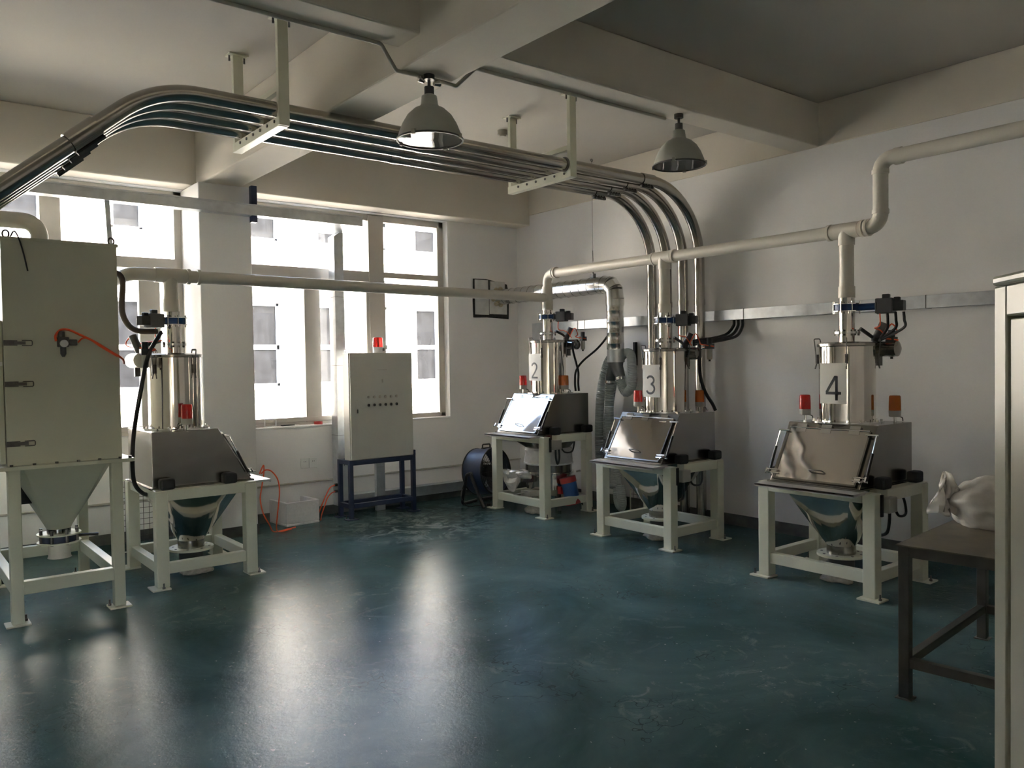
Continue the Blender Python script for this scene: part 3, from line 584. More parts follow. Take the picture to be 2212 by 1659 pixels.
# ------------------------------------------------------------------ cream header pipes
def collar(p, q, r=0.061): return MB().tube([p, q], r, 24)
t = thing('header_pipe', 'cream plastic header pipe rising along the right wall above hopper stations 2, 3 and 4', 'pipe', (0, 0, 0))
C2 = Vector((6.008, 6.89, 2.645)); C3 = Vector((5.865, 5.055, 2.615)); C4 = Vector((5.755, 3.19, 2.60))
up = Vector((0, 0, 1))
d34 = (C4-C3).normalized()
MB().tube(fillet([(C2.x, C2.y, 2.24), tuple(C2), tuple(C3)], 0.10, 8), 0.05, 24).build('pipe_run', M['pvc'], t)
MB().tube([C3, C4], 0.05, 24).build('pipe_run', M['pvc'], t)
r0 = C4 + d34*0.27
MB().tube(fillet([tuple(C4), tuple(r0), tuple(r0+Vector((0, 0, 0.475))), (5.755, YF, 3.10)], 0.085, 8), 0.052, 24).build('riser', M['pvc'], t)
for c, zb in ((C3, 2.103), (C4, 2.103)): MB().tube([c, (c.x, c.y, zb)], 0.052, 24).tube([c, (c.x, c.y, c.z-0.11)], 0.059, 24).tube([(c.x, c.y, zb+0.08), (c.x, c.y, zb-0.005)], 0.060, 24).build('drop_pipe', M['pvc'], t)
MB().tube([(C2.x, C2.y, 2.32), (C2.x, C2.y, 2.236)], 0.060, 24).build('collar', M['pvc'], t)
for c, w_ in ((C3, 0.11), (C4, 0.11)): MB().tube([c-d34*w_, c+d34*w_], 0.059, 24).build('tee', M['pvc'], t)
d23 = (C3-C2).normalized()
for p, dd in ((C2+d23*0.13, d23), (C2+d23*0.17, d23), (C3-d34*0.13, d34), (C3+d34*0.13, d34), (C4-d34*0.135, d34), (C4+d34*0.135, d34), (C4+d34*0.175, d34)):
    MB().tube([p-dd*0.012, p+dd*0.012], 0.0625, 24).build('collar', M['pvc'], t)
for z in (0.10, 0.385): MB().tube([r0+up*z-up*0.015, r0+up*z+up*0.015], 0.0585, 24).build('collar', M['pvc'], t)
pe = Vector((5.755, r0.y-0.10, 3.075)); MB().tube([pe, pe+Vector((0, -0.05, 0.0))], 0.060, 24).build('collar', M['pvc'], t)

t = thing('header_pipe', 'cream plastic header pipe running across the windows to hopper station 2', 'pipe', (0, 0, 0))
H1 = Vector((1.915, 6.7835, 2.39)); H2 = Vector((6.008, 6.89, 2.375))
dh = (H2-H1).normalized()
MB().tube([H1, H2-dh*0.0], 0.05, 24).build('pipe_run', M['pvc'], t)
MB().tube(fillet([tuple(H1), (1.615, 6.776, 2.39), (1.50, 7.10, 2.33), (1.28, 7.12, 2.33)], 0.09, 8), 0.052, 24).build('elbow', M['pvc'], t)
MB().tube([H1-dh*0.12, H1+dh*0.12], 0.059, 24).build('tee', M['pvc'], t)
MB().tube([H1, (1.915, 6.7835, 2.10)], 0.055, 24).tube([(1.915, 6.7835, 2.2), (1.915, 6.7835, 2.1)], 0.062, 24).build('drop_pipe', M['pvc'], t)
MB().tube([(6.008, 6.89, 2.26), (6.008, 6.89, 2.50)], 0.060, 24).build('tee', M['pvc'], t)
for k in (0.14, 0.22): MB().tube([H1+dh*k-dh*0.012, H1+dh*k+dh*0.012], 0.0625, 24).build('collar', M['pvc'], t)

# ------------------------------------------------------------------ overhead steel tubes and their hangers
TZ, TR = 3.338, 0.05
lab = ['nearest of the four overhead steel tubes, ending rightmost behind hopper station 3', 'second overhead steel tube from the camera, between nearest and third',
       'third overhead steel tube from the camera, second from the windows', 'overhead steel tube closest to the windows, leftmost where the tubes drop']
for i, y in enumerate((5.15, 5.36, 5.57, 5.775)):
    t = thing('steel_tube', lab[i], 'pipe', (0, 0, 0), 0, 'overhead steel conveying tubes')
    path = fillet([(-0.45, y, 0.3), (-0.45, y, 1.73), (1.40, y, TZ+0.0), (6.5, y, TZ), (6.5, y, 0.0)], 0.70, 14)
    # split into runs so that couplings sit between real tube lengths
    MB().tube(path, TR, 20).build('tube_run', M['tube'], t)
    k = Vector((-1.85, 0, -1.608)).normalized()
    pc = Vector((1.40, y, TZ)) + k*0.44
    cq = MB().tube([pc, pc+k*0.19], TR+0.010, 20).build('coupling', M['tube'], t)
    kn = Vector((k.z, 0, -k.x)); kn = kn if kn.z < 0 else -kn
    cf = MB()
    a0, a1 = pc+kn*(TR+0.006), pc+k*0.19+kn*(TR+0.006)
    cf.tube([a0+kn*0.012, a1+kn*0.012], 0.013, 4).build('coupling_flange', M['bolt'], cq, smooth=False)
    cp = MB().tube([(5.66, y, TZ), (5.82, y, TZ)], TR+0.007, 20).build('coupling', M['tube'], t)
    MB().box(5.66, y-0.012, TZ-TR-0.026, 5.82, y+0.012, TZ-TR).build('coupling_flange', M['bolt'], cp, smooth=False)
    for q in range(4): MB().tube([(5.685+q*0.037, y-0.03, TZ-TR-0.016), (5.685+q*0.037, y+0.03, TZ-TR-0.016)], 0.007, 6).build('bolt', M['bolt'], cp)
    MB().tube([(6.5, y, 2.255), (6.5, y, 2.20)], TR+0.004, 20).build('coupling', M['tube'], t)
    MB().tube([(3.35, y, TZ), (3.43, y, TZ)], TR+0.003, 20).build('coupling', M['tube'], t)
    if i == 0: MB().tube([(4.70, y, TZ), (4.715, y, TZ)], TR+0.012, 20).build('pipe_clamp', M['bolt'], t)
hl = ['left tube hanger, cream U-frame holding the four overhead steel tubes', 'right tube hanger, cream U-frame near the far lamp holding the overhead steel tubes']
for i, x in enumerate((2.175, 4.745)):
    t = thing('tube_hanger', hl[i], 'hanger', (x, 5.1, 0), 0, 'overhead tube hangers')
    for y in (0.0, 0.81):
        p = MB().box(-0.035, y-0.02, 3.225, 0.035, y+0.02, ZC-0.008).box(0.03, y-0.02, 3.225, 0.038, y+0.05, ZC-0.008).build('post', M['frame'], t, smooth=False, bevel=0.003)
        MB().box(-0.07, y-0.05, ZC-0.01, 0.07, y+0.05, ZC).build('ceiling_plate', M['frame'], p, smooth=False)
        for sx in (-0.055, 0.055): MB().tube([(sx, y, ZC-0.008), (sx, y, ZC-0.05)], 0.007, 6).build('bolt', M['bolt'], p)
    bar = MB().box(-0.03, 0.0, 3.222, 0.03, 0.84, 3.230).box(-0.034, -0.0, 3.222, -0.028, 0.84, 3.285).build('cross_bar', M['frame'], t, smooth=False)
    for q in range(6): MB().tube([(-0.04, 0.06+q*0.125, 3.262), (-0.026, 0.06+q*0.125, 3.262)], 0.011, 8).build('slot', M['bolt'], bar)
    MB().box(-0.02, 0.0, 3.46, 0.02, 0.81, 3.50).build('brace', M['frame'], t, smooth=False)

# ------------------------------------------------------------------ pendant lamps
def lamp(x, y, z, label, metal_lugs):
    t = thing('pendant_lamp', label, 'lamp', (x, y, z), 0, 'bell shaped pendant lamps')
    MB().cyl(0, 0, -0.03, 0, 0.035, 16).cyl(0, 0, -0.075, -0.03, 0.010, 10).build('hook_mount', M['bolt'], t)
    MB().cyl(0, 0, -0.125, -0.072, 0.030, 18).build('lamp_cap', M['dkgrey'], t)
    prof = [(0.030, -0.118), (0.047, -0.128), (0.052, -0.175), (0.058, -0.190), (0.095, -0.208), (0.135, -0.245), (0.165, -0.295), (0.187, -0.350), (0.197, -0.388)]
    inner = [(r-0.003, z_-0.002) for r, z_ in reversed(prof[3:])]
    MB().lathe(prof, 48, caps=False).build('lamp_shade', M['shade'], t)
    MB().lathe(inner, 48, caps=False).build('reflector', M['reflector'], t)
    rim = MB().lathe([(0.194, -0.384), (0.204, -0.386), (0.204, -0.396), (0.194, -0.396)], 48, caps=False).build('rim', M['dkgrey'], t)
    for k in range(4):
        a = 2*PI*k/4+0.5; MB().box(-0.012, 0.196, -0.402, 0.012, 0.210, -0.374, Matrix.Rotation(a, 4, 'Z')).build('clip', M['conduit'], rim, smooth=False)
    MB().lathe([(0.02, -0.2), (0.028, -0.24), (0.045, -0.29), (0.045, -0.32), (0.025, -0.35)], 20).build('bulb', M['bulb'], t)
    MB().lathe([(0.194, -0.390), (0.1, -0.392), (0.005, -0.393)], 32, caps=False).build('cover_glass', M['clear'], t)
    if metal_lugs:
        for s_ in (-1, 1): MB().tube([(s_*0.035, 0.0, -0.045), (s_*0.075, 0.0, -0.035)], [0.012, 0.02], 12).build('cable_lug', M['chrome'], t)
    return t
lamp(2.71, 4.17, 3.40, 'nearer bell shaped lamp hanging from the main ceiling beam, mouth catching window light', True)
lamp(4.93, 4.09, 3.54, 'farther bell shaped lamp hanging from the cross beam on the right', False)
yb = 4.20
cd = MB().tube(fillet([(XL+0.1, yb, 3.527), (2.40, yb, 3.527), (2.50, yb, 3.392), (2.68, yb-0.02, 3.386)], 0.03, 4), 0.012, 10).build('conduit_pipe', M['conduit'], None)
tag(cd, 'thin painted conduit running under the cross beam left of the nearer lamp', 'conduit')
cd = MB().tube(fillet([(2.74, yb-0.02, 3.386), (2.93, yb, 3.386), (3.08, yb, 3.527), (4.90, yb, 3.527)], 0.03, 4), 0.012, 10).build('conduit_pipe', M['conduit'], None)
tag(cd, 'thin painted conduit under the cross beam between the two lamps', 'conduit')
tag(MB().cyl(4.93, 6.29, ZC-0.045, ZC, 0.05, 20).cyl(4.93, 6.29, ZC-0.06, ZC-0.045, 0.035, 20).build('smoke_detector', M['conduit'], None), 'small round smoke detector on the ceiling beside the right tube hanger', 'detector')

# ------------------------------------------------------------------ cable trunking
t = thing('cable_trunking', 'long pale galvanised trunking crossing high in front of windows and pillar', 'trunking', (0, 0, 0))
MB().box(XL, 7.66, 3.11, 4.12, 7.785, 3.205).build('trunk_body', M['galv'], t, smooth=False, bevel=0.002)
MB().box(3.72, 7.785, 3.11, 4.12, 8.29, 3.205).build('branch', M['galv'], t, smooth=False, bevel=0.002)
MB().box(XL, 7.652, 3.198, 4.12, 7.66, 3.212).build('lid_edge', M['galv'], t, smooth=False)
t = thing('cable_trunking', 'vertical galvanised trunking standing left of the grey control cabinet before the window', 'trunking', (4.02, 8.14, 0.10))
MB().box(0, 0, 0, 0.11, 0.145, 2.96).build('trunk_body', M['galv'], t, smooth=False, bevel=0.002)
MB().prism([(0, 2.96), (0.11, 2.96), (0.11, 3.01), (0.07, 3.01)], 0.0, 0.145).build('top_bend', M['galv'], t, smooth=False)
for z in (0.78, 1.55, 2.30): MB().box(-0.002, -0.002, z, 0.112, 0.147, z+0.003).build('joint', M['bolt'], t, smooth=False)
for q in range(3): MB().tube([(0.07, -0.003, 0.45+q*0.035), (0.07, 0.002, 0.45+q*0.035)], 0.006, 8).build('knockout', M['bolt'], t)
for z in (0.165, 0.235): MB().tube([(-0.03, 0.04, z), (0.01, 0.04, z)], 0.016, 10).build('cable_gland', M['black'], t)
t = thing('cable_trunking', 'bright galvanised trunking fixed along the right wall behind the hopper stations', 'trunking', (0, 0, 0))
MB().box(6.62, 0.0, 2.037, XR-0.002, 7.70, 2.139).build('trunk_body', M['galv'], t, smooth=False, bevel=0.002)
for y in (7.05, 6.93, 4.72, 3.0, 2.1): MB().box(6.617, y, 2.035, XR-0.002, y+0.006, 2.141).build('joint', M['bolt'], t, smooth=False)
tag(MB().box(6.69, 7.70, 1.90, XR, 7.98, 2.15).build('wall_plate', M['galv'], None, smooth=False, bevel=0.002), 'grey galvanised plate on the right wall behind the cylinder numbered 2', 'plate')
t = thing('cable_trunking', 'low galvanised trunking along the foot of the window wall behind the cabinet stand', 'trunking', (0, 0, 0))
MB().box(4.135, 8.15, 0.095, 6.60, 8.285, 0.205).build('trunk_body', M['galv'], t, smooth=False, bevel=0.002)
for q in range(9): MB().tube([(4.15+q*0.03, 8.146, 0.12), (4.15+q*0.03, 8.152, 0.12)], 0.005, 6).build('hole', M['bolt'], t)
tag(MB().box(4.465, 8.10, 0.0, 4.575, 8.148, 0.66).box(4.465, 8.095, 0.5, 4.575, 8.10, 0.505).build('cable_riser', M['galv'], None, smooth=False, bevel=0.003), 'short upright galvanised channel under the control cabinet', 'trunking')
tag(MB().box(2.945, 7.70, 3.05, 3.0, 7.76, 3.40).build('bracket_post', M['navy'], None, smooth=False), 'short blue steel post hanging by the pillar above the trunking', 'bracket')
tag(MB().add([(1.645, 7.70, 3.12), (1.685, 7.70, 3.12), (1.72, 7.70, 2.30), (1.68, 7.70, 2.30), (1.645, 7.712, 3.12), (1.685, 7.712, 3.12), (1.72, 7.712, 2.30), (1.68, 7.712, 2.30)], [(0, 1, 2, 3), (4, 7, 6, 5), (0, 4, 5, 1), (1, 5, 6, 2), (2, 6, 7, 3), (3, 7, 4, 0)]).build('flat_strut', M['galv'], None, smooth=False), 'pale flat strut sloping down from the high trunking behind the dust collector', 'strut')

# ------------------------------------------------------------------ control cabinet and its stand
t = thing('control_cabinet', 'grey electrical control cabinet with twelve buttons before the window, red beacon on top', 'cabinet', (4.0, 7.80, 0.632))
MB().box(0, 0.02, 0, 0.775, 0.15, 1.15).build('cabinet_body', M['cabinet'], t, smooth=False, bevel=0.004)
dr = MB().box(0.008, 0, 0.008, 0.775, 0.018, 1.15).build('door', M['cabinet'], t, smooth=False, bevel=0.004)
for q in range(6):
    for z, m_, nm in ((0.672, 'rag', 'indicator'), (0.585, 'bolt', 'switch')):
        x = 0.222+q*0.069
        b = MB().tube([(x, -0.006, z), (x, 0, z)], 0.0155, 14).build(nm, M['conduit'] if nm == 'indicator' else M['dkgrey'], dr)
        if nm == 'indicator': MB().tube([(x, -0.016, z), (x, -0.005, z)], 0.011, 12).build('button_cap', M['rag'], b)
        else: MB().box(x-0.004, -0.022, z-0.013, x+0.004, -0.004, z+0.013).build('switch_knob', M['black'], b, smooth=False)
MB().box(0.385, -0.008, 0.825, 0.402, 0, 0.862).build('key_lock', M['conduit'], dr, smooth=False, bevel=0.003)
MB().box(0.335, -0.002, 0.962, 0.455, 0, 0.967).build('name_strip', M['conduit'], dr, smooth=False)
hn = MB().box(0.073, -0.006, 0.50, 0.095, 0, 0.64).build('handle_plate', M['cabinet'], dr, smooth=False, bevel=0.003)
MB().box(0.077, -0.012, 0.505, 0.091, -0.005, 0.545).build('handle', M['dkgrey'], hn, smooth=False)
for x in (0.0, 0.725):
    MB().tube([(x+0.012+0.016*math.cos(2*PI*k/14), 0.09, 1.174+0.018*math.sin(2*PI*k/14)) for k in range(15)], 0.0045, 6, caps=False).build('eye_bolt', M['chrome'], t)
bc = MB().lathe([(0.052, 1.15), (0.056, 1.155), (0.056, 1.215)], 24, (0.395, 0.085, 0)).build('beacon', M['white'], t)
MB().lathe([(0.057, 1.215), (0.056, 1.26), (0.052, 1.31), (0.044, 1.32), (0.015, 1.322)], 24, (0.395, 0.085, 0)).build('lens', M['red'], bc)
MB().box(0.425, 0.028, 1.17, 0.445, 0.036, 1.20).build('label_plate', M['dkgrey'], bc, smooth=False)
t = thing('cabinet_stand', 'navy blue steel stand with four legs carrying the control cabinet', 'stand', (3.975, 7.79, 0))
for x in (0.0, 0.775):
    for y in (0.0, 0.245):
        l = MB().box(x, y, 0.01, x+0.045, y+0.045, 0.63 if not (x and not y) else 0.63).build('leg', M['navy'], t, smooth=False, bevel=0.003)
        MB().box(x-0.04, y-0.03, 0, x+0.085, y+0.075, 0.01).build('base_plate', M['navy'], l, smooth=False)
        MB().cyl(x+0.062 if x else x-0.02, y+0.055, 0.01, 0.05, 0.006, 6).build('anchor_bolt', M['bolt'], l)
for y in (0.0, 0.245):
    MB().box(0.045, y, 0.58, 0.775, y+0.045, 0.63).build('rail', M['navy'], t, smooth=False, bevel=0.003)
    MB().box(0.045, y, 0.12, 0.775, y+0.045, 0.168).build('rail', M['navy'], t, smooth=False, bevel=0.003)
for x in (0.0, 0.775):
    MB().box(x, 0.045, 0.585, x+0.045, 0.245, 0.63).build('rail', M['navy'], t, smooth=False, bevel=0.003)
    MB().box(x, 0.045, 0.12, x+0.045, 0.245, 0.165).build('rail', M['navy'], t, smooth=False, bevel=0.003)
MB().box(0.803, 0.0, 0.63, 0.82, 0.03, 0.69).build('lug', M['navy'], t, smooth=False)

# socket plates on the window wall
t = thing('socket_plate', 'pair of white wall sockets under the window left of the control cabinet', 'socket', (3.645, YW, 0.535))
for x in (0.0, 0.100):
    p = MB().box(x, -0.014, 0, x+0.094, 0, 0.112).build('socket_cover', M['white'], t, smooth=False, bevel=0.004)
    for dx in (0.036, 0.056): MB().box(x+dx, -0.0155, 0.068, x+dx+0.004, -0.013, 0.080).build('socket_slot', M['black'], p, smooth=False)

# foam box with tubes, and the red tubes by the trunking
t = thing('foam_box', 'white open foam box on the floor left of the control cabinet', 'box', (3.315, 7.91, 0), math.radians(4))
MB().box(0, 0, 0, 0.375, 0.42, 0.025).box(0, 0, 0.025, 0.375, 0.028, 0.245).box(0, 0.392, 0.025, 0.375, 0.42, 0.245).box(0, 0.028, 0.025, 0.028, 0.392, 0.245).box(0.347, 0.028, 0.025, 0.375, 0.392, 0.245).build('box_shell', M['foam'], t, smooth=False, bevel=0.006)
MB().box(0.13, 0.386, 0.19, 0.20, 0.393, 0.197).build('finger_slot', M['dkgrey'], t, smooth=False)
tag(MB().tube(spline([(2.93, 7.62, 0.615), (2.95, 7.62, 0.66), (2.972, 7.62, 0.695), (2.975, 7.62, 0.655), (2.97, 7.62, 0.60), (2.943, 7.62, 0.454), (2.932, 7.62, 0.366), (2.957, 7.62, 0.23), (3.024, 7.64, 0.11), (3.092, 7.70, 0.02), (3.25, 7.76, 0.012), (3.36, 7.80, 0.012)], 6), 0.0065, 8).build('air_tube', M['orange'], None), 'orange air tube with a peaked loop right of the left hopper station, outer strand', 'tube')
tag(MB().tube(spline([(2.93, 7.58, 0.622), (2.975, 7.58, 0.653), (3.035, 7.58, 0.634), (3.094, 7.58, 0.551), (3.11, 7.58, 0.436), (3.097, 7.58, 0.301), (3.09, 7.60, 0.188), (3.10, 7.65, 0.06), (3.16, 7.72, 0.008), (3.3, 7.76, 0.008)], 6), 0.0065, 8).build('air_tube', M['orange'], None), 'orange air tube arching down in front of the foam box, left side', 'tube')
for pts, lb in (([(3.995, 8.18, 0.335), (3.93, 8.16, 0.32), (3.87, 8.12, 0.27), (3.80, 8.08, 0.18), (3.745, 8.06, 0.09), (3.72, 8.06, 0.02)], 'upper orange tube leaving the vertical trunking behind the foam box'),
                ([(3.995, 8.18, 0.265), (3.93, 8.15, 0.252), (3.85, 8.08, 0.215), (3.79, 8.02, 0.15), (3.735, 7.98, 0.07), (3.715, 7.97, 0.01)], 'lower orange tube leaving the vertical trunking behind the foam box')):
    tag(MB().tube(spline(pts, 6), 0.0065, 8).build('air_tube', M['orange'], None), lb, 'tube')

# things on the sill
t = thing('picture_frame', 'small empty white frame standing on the window sill by the pillar', 'frame', (3.27, YW+0.03, 1.004))
f = MB()
for a, b, c, d in ((0, 0, 0.135, 0.014), (0, 0.076, 0.135, 0.09), (0, 0.014, 0.014, 0.076), (0.121, 0.014, 0.135, 0.076)): f.box(a, 0, b, c, 0.015, d)
f.build('frame_rim', M['white'], t, smooth=False, bevel=0.005)
tag(MB().lathe([(0.028, 0), (0.046, 0), (0.046, 0.03), (0.028, 0.03), (0.028, 0)], 28, (3.89, YW+0.05, 1.004), caps=False).build('tape_roll', M['motred'], None), 'red tape roll lying on the window sill', 'tape')
t = thing('pliers', 'small hand tool lying on the window sill between frame and tape', 'tool', (3.47, YW+0.05, 1.004))
MB().tube([(0, 0, 0.008), (0.09, 0.02, 0.008), (0.15, 0.015, 0.008)], [0.006, 0.007, 0.005], 8).tube([(0, 0.03, 0.008), (0.09, 0.015, 0.008)], 0.006, 8).build('tool_handle', M['dkgrey'], t)
MB().tube([(0.15, 0.015, 0.01), (0.20, 0.005, 0.01)], [0.01, 0.004], 8).build('tool_jaw', M['chrome'], t)

# ------------------------------------------------------------------ spiral duct, splitter and flexible hoses
t = thing('spiral_duct', 'shiny spiral ventilation duct from the wall patch bending down beside station 2', 'duct', (0, 0, 0))
DX, DZ, DY = 6.42, 2.50, 6.24; DR = 0.095
def ribbed(p, q, r, pitch=0.13, rib=0.004):
    P, Q = Vector(p), Vector(q); L = (Q-P).length; n = int(L/pitch); pts = []; rs = []
    for k in range(n+1):
        b = P.lerp(Q, min(1, k*pitch/L))
        for dd, rr in ((0, r), (0.004, r+rib), (0.010, r+rib), (0.014, r)):
            tt = (k*pitch+dd)/L
            if tt <= 1: pts.append(P.lerp(Q, tt)); rs.append(rr)
    pts.append(Q); rs.append(r); return MB().tube(pts, rs, 28)
ribbed((DX, YW, DZ), (DX, DY+0.16, DZ), DR).build('duct_run', M['duct'], t)
elb = [Vector((DX, DY+0.16, DZ)), Vector((DX, DY+0.07, DZ-0.012)), Vector((DX, DY+0.012, DZ-0.075)), Vector((DX, DY, DZ-0.17))]
for k in range(3): MB().tube([elb[k], elb[k+1]], DR+0.003, 28).build('elbow_segment', M['duct'], t)
for k in range(4):
    dd = (elb[min(3, k+1)]-elb[max(0, k-1)]).normalized(); MB().tube([elb[k]-dd*0.006, elb[k]+dd*0.006], DR+0.007, 28).build('seam', M['duct'], t)
ribbed((DX, DY, DZ-0.17), (DX, DY, 1.78), DR, 0.12, 0.003).build('duct_run', M['duct'], t)
MB().tube([(DX, DY, 2.33), (DX, DY, 2.26)], DR+0.007, 28).build('collar', M['duct'], t)
MB().tube([(DX, DY, 1.80), (DX, DY, 1.66)], DR-0.004, 28).tube([(DX, DY, 1.665), (DX, DY, 1.64)], DR+0.004, 28).build('collar', M['galv'], t)
MB().tube([(DX, DY, 1.66), (DX, DY+0.03, 1.58), (DX, DY+0.085, 1.48), (DX, DY+0.09, 1.40)], [0.09, 0.065, 0.052, 0.05], 20).tube([(DX, DY, 1.66), (DX, DY-0.02, 1.58), (DX, DY-0.065, 1.49), (DX, DY-0.07, 1.46)], [0.09, 0.07, 0.056, 0.054], 20).build('splitter', M['darksheet'], t)
for p, q in (((DX, DY+0.088, 1.44), (DX, DY+0.09, 1.41)), ((DX, DY-0.068, 1.48), (DX, DY-0.074, 1.45))): MB().tube([p, q], 0.0585, 20).build('hose_clamp', M['chrome'], t)
MB().box(DX-0.02, 6.55, 2.59, DX+0.02, 6.60, 2.64).tube([(DX-DR-0.003, 6.575, DZ), (DX+DR+0.003, 6.575, DZ)], 0.003, 6).build('hanger_lug', M['dkgrey'], t)
def hose(pts, r, lb, seg=10):
    p = spline(pts, seg); 
    # resample evenly and corrugate
    L = [0]
    for a, b in zip(p, p[1:]): L.append(L[-1]+(b-a).length)
    n = int(L[-1]/0.0085); q = []; j = 0
    for k in range(n+1):
        s_ = L[-1]*k/n
        while j < len(L)-2 and L[j+1] < s_: j += 1
        q.append(p[j].lerp(p[j+1], (s_-L[j])/max(1e-9, L[j+1]-L[j])))
    rs = [r*(1.03 if k % 2 else 0.90) for k in range(len(q))]
    o = MB().tube(q, rs, 14).build('flexible_hose', M['hose'], None); tag(o, lb, 'hose', 'grey flexible extraction hoses'); return o
hose([(DX, DY-0.07, 1.47), (DX, DY-0.085, 1.40), (DX, DY-0.14, 1.315), (DX, DY-0.205, 1.34), (DX, DY-0.25, 1.42), (DX+0.02, DY-0.225, 1.58), (DX+0.08, DY-0.15, 1.72), (DX+0.12, DY-0.03, 1.735), (DX+0.14, DY+0.08, 1.66), (DX+0.14, DY+0.17, 1.45), (DX+0.12, DY+0.23, 1.1), (DX+0.11, DY+0.25, 0.7), (DX+0.09, DY+0.22, 0.40), (DX+0.05, DY+0.10, 0.36), (DX+0.0, DY+0.06, 0.25)], 0.05, 'grey flexible hose looping up over the splitter beside hopper station 3')
hose([(DX, DY+0.09, 1.43), (DX, DY+0.10, 1.30), (DX+0.0, DY+0.105, 1.0), (DX+0.02, DY+0.10, 0.7), (DX+0.06, DY+0.06, 0.35), (DX+0.04, DY+0.03, 0.12), (DX-0.02, DY-0.08, 0.06), (DX-0.06, DY-0.13, 0.16), (DX-0.06, DY-0.10, 0.30)], 0.05, 'grey flexible hose hanging straight from the left splitter branch to the floor')
hose([(DX+0.15, DY+0.12, 1.74), (DX+0.14, DY+0.24, 1.66), (DX+0.13, DY+0.31, 1.50), (DX+0.12, DY+0.355, 1.30), (DX+0.12, DY+0.385, 1.0), (DX+0.12, DY+0.39, 0.6), (DX+0.13, DY+0.38, 0.25), (DX+0.14, DY+0.37, 0.055)], 0.05, 'leftmost grey flexible hose, hanging against the right wall behind the splitter')
t = thing('suspension_wire', 'thin wire with turnbuckle hanging from a ceiling hook to the spiral duct', 'wire', (DX, 6.575, 2.60))
MB().tube([(0, 0, 0.1), (0, 0.0, ZC-2.60-0.03)], 0.0025, 6).build('wire', M['bolt'], t)
MB().tube([(0, 0, 0.03), (0, 0, 0.16)], 0.008, 8).tube([(0, 0, 0.18), (0, 0, 0.30)], 0.005, 8).build('turnbuckle', M['bolt'], t)
MB().tube([(0.014*math.cos(2*PI*k/12), 0, ZC-2.60-0.018+0.014*math.sin(2*PI*k/12)) for k in range(13)], 0.004, 6, caps=False).build('ceiling_hook', M['bolt'], t)
t = thing('wall_opening_patch', 'roughly plastered white board patch where the duct enters the window wall', 'patch', (6.0, YW, 2.25))
for a, b, c, d in ((0.02, 0.02, 0.24, 0.24), (0.25, 0.03, 0.53, 0.23), (0.02, 0.25, 0.23, 0.46), (0.26, 0.24, 0.50, 0.45)): MB().box(a, -0.012, b, c, 0, d).build('board', M['plaster'], t, smooth=False, bevel=0.004)
MB().add([(-0.01, -0.004, -0.02), (0.20, -0.004, -0.015), (0.56, -0.004, -0.03), (0.57, -0.004, 0.28), (0.54, -0.004, 0.42), (0.2, -0.004, 0.475), (-0.005, -0.004, 0.47), (-0.015, -0.004, 0.2)], [tuple(range(8))]).build('dark_gap', M['gap'], t, smooth=False)
pf = MB()
for k in range(9):
    a = 2*PI*k/9; pf.lathe([(0.01, -0.025), (0.03, -0.012), (0.035, 0.005), (0.02, 0.022), (0.004, 0.03)], 8, (0.42+0.105*math.cos(a)-0.02, -0.02, 0.25+0.105*math.sin(a)))
pf.build('putty_foam', M['puttyfoam'], t)
tag(MB().box(6.68, 6.19, 1.60, XR, 6.225, 1.86).build('wall_bar', M['black'], None, smooth=False, bevel=0.005), 'short black bar fixed upright on the right wall left of tube drop', 'bar')

# cables from the wall trunking
tag(MB().tube(spline([(6.66, 6.55, 2.04), (6.63, 6.56, 1.95), (6.5, 6.60, 1.80), (6.30, 6.63, 1.66), (6.22, 6.66, 1.55), (6.20, 6.66, 1.42), (6.19, 6.64, 1.325)], 6), 0.012, 8).build('power_cable', M['black'], None), 'black cable from the wall trunking curving down to the cabinet of hopper station 2', 'cable', 'black cables behind hopper station 2')
tag(MB().tube(spline([(6.12, 6.60, 1.87), (6.13, 6.61, 1.78), (6.20, 6.63, 1.62), (6.245, 6.65, 1.53), (6.24, 6.65, 1.42), (6.23, 6.63, 1.325)], 6), 0.012, 8).build('power_cable', M['black'], None), 'black cable dropping from the lid of the cylinder numbered 2', 'cable', 'black cables behind hopper station 2')
for k, lb in enumerate(('upper black cable from the wall trunking to the valve of hopper station 3', 'middle black cable from the wall trunking to the valve of hopper station 3', 'lower black cable from the wall trunking to the valve of hopper station 3')):
    y0 = 4.86-0.05*k
    tag(MB().tube(spline([(6.66, y0, 2.04), (6.65, y0, 1.98-0.01*k), (6.58, y0+0.03, 1.90-0.015*k), (6.40, 4.92, 1.86-0.018*k), (6.22, 4.93, 1.845-0.018*k), (6.14, 4.94, 1.83-0.018*k)], 6), 0.014, 8).build('power_cable', M['black'], None), lb, 'cable', 'black cables of hopper station 3')
tag(MB().tube(spline([(6.12, 4.86, 1.80), (6.10, 4.84, 1.70), (6.09, 4.83, 1.52), (6.12, 4.80, 1.36), (6.18, 4.76, 1.24), (6.20, 4.74, 1.175)], 6), 0.016, 8).build('power_cable', M['black'], None), 'black cable hanging beside the cylinder numbered 3 down to its cabinet', 'cable', 'black cables of hopper station 3')
for k, lb in enumerate(('left black cable under the valve actuator of hopper station 4', 'middle black cable under the valve actuator of hopper station 4', 'right black cable under the valve actuator of hopper station 4')):
    x, y = 5.79+0.02*k, 2.90-0.05*k
    tag(MB().tube(spline([(x, y, 1.975), (x, y-0.004, 1.92), (x+0.02, y+0.01, 1.86), (5.88, 2.99, 1.80-0.01*k), (5.93, 3.02, 1.785)], 6), 0.010, 8).build('power_cable', M['black'], None), lb, 'cable', 'black cables of hopper station 4')

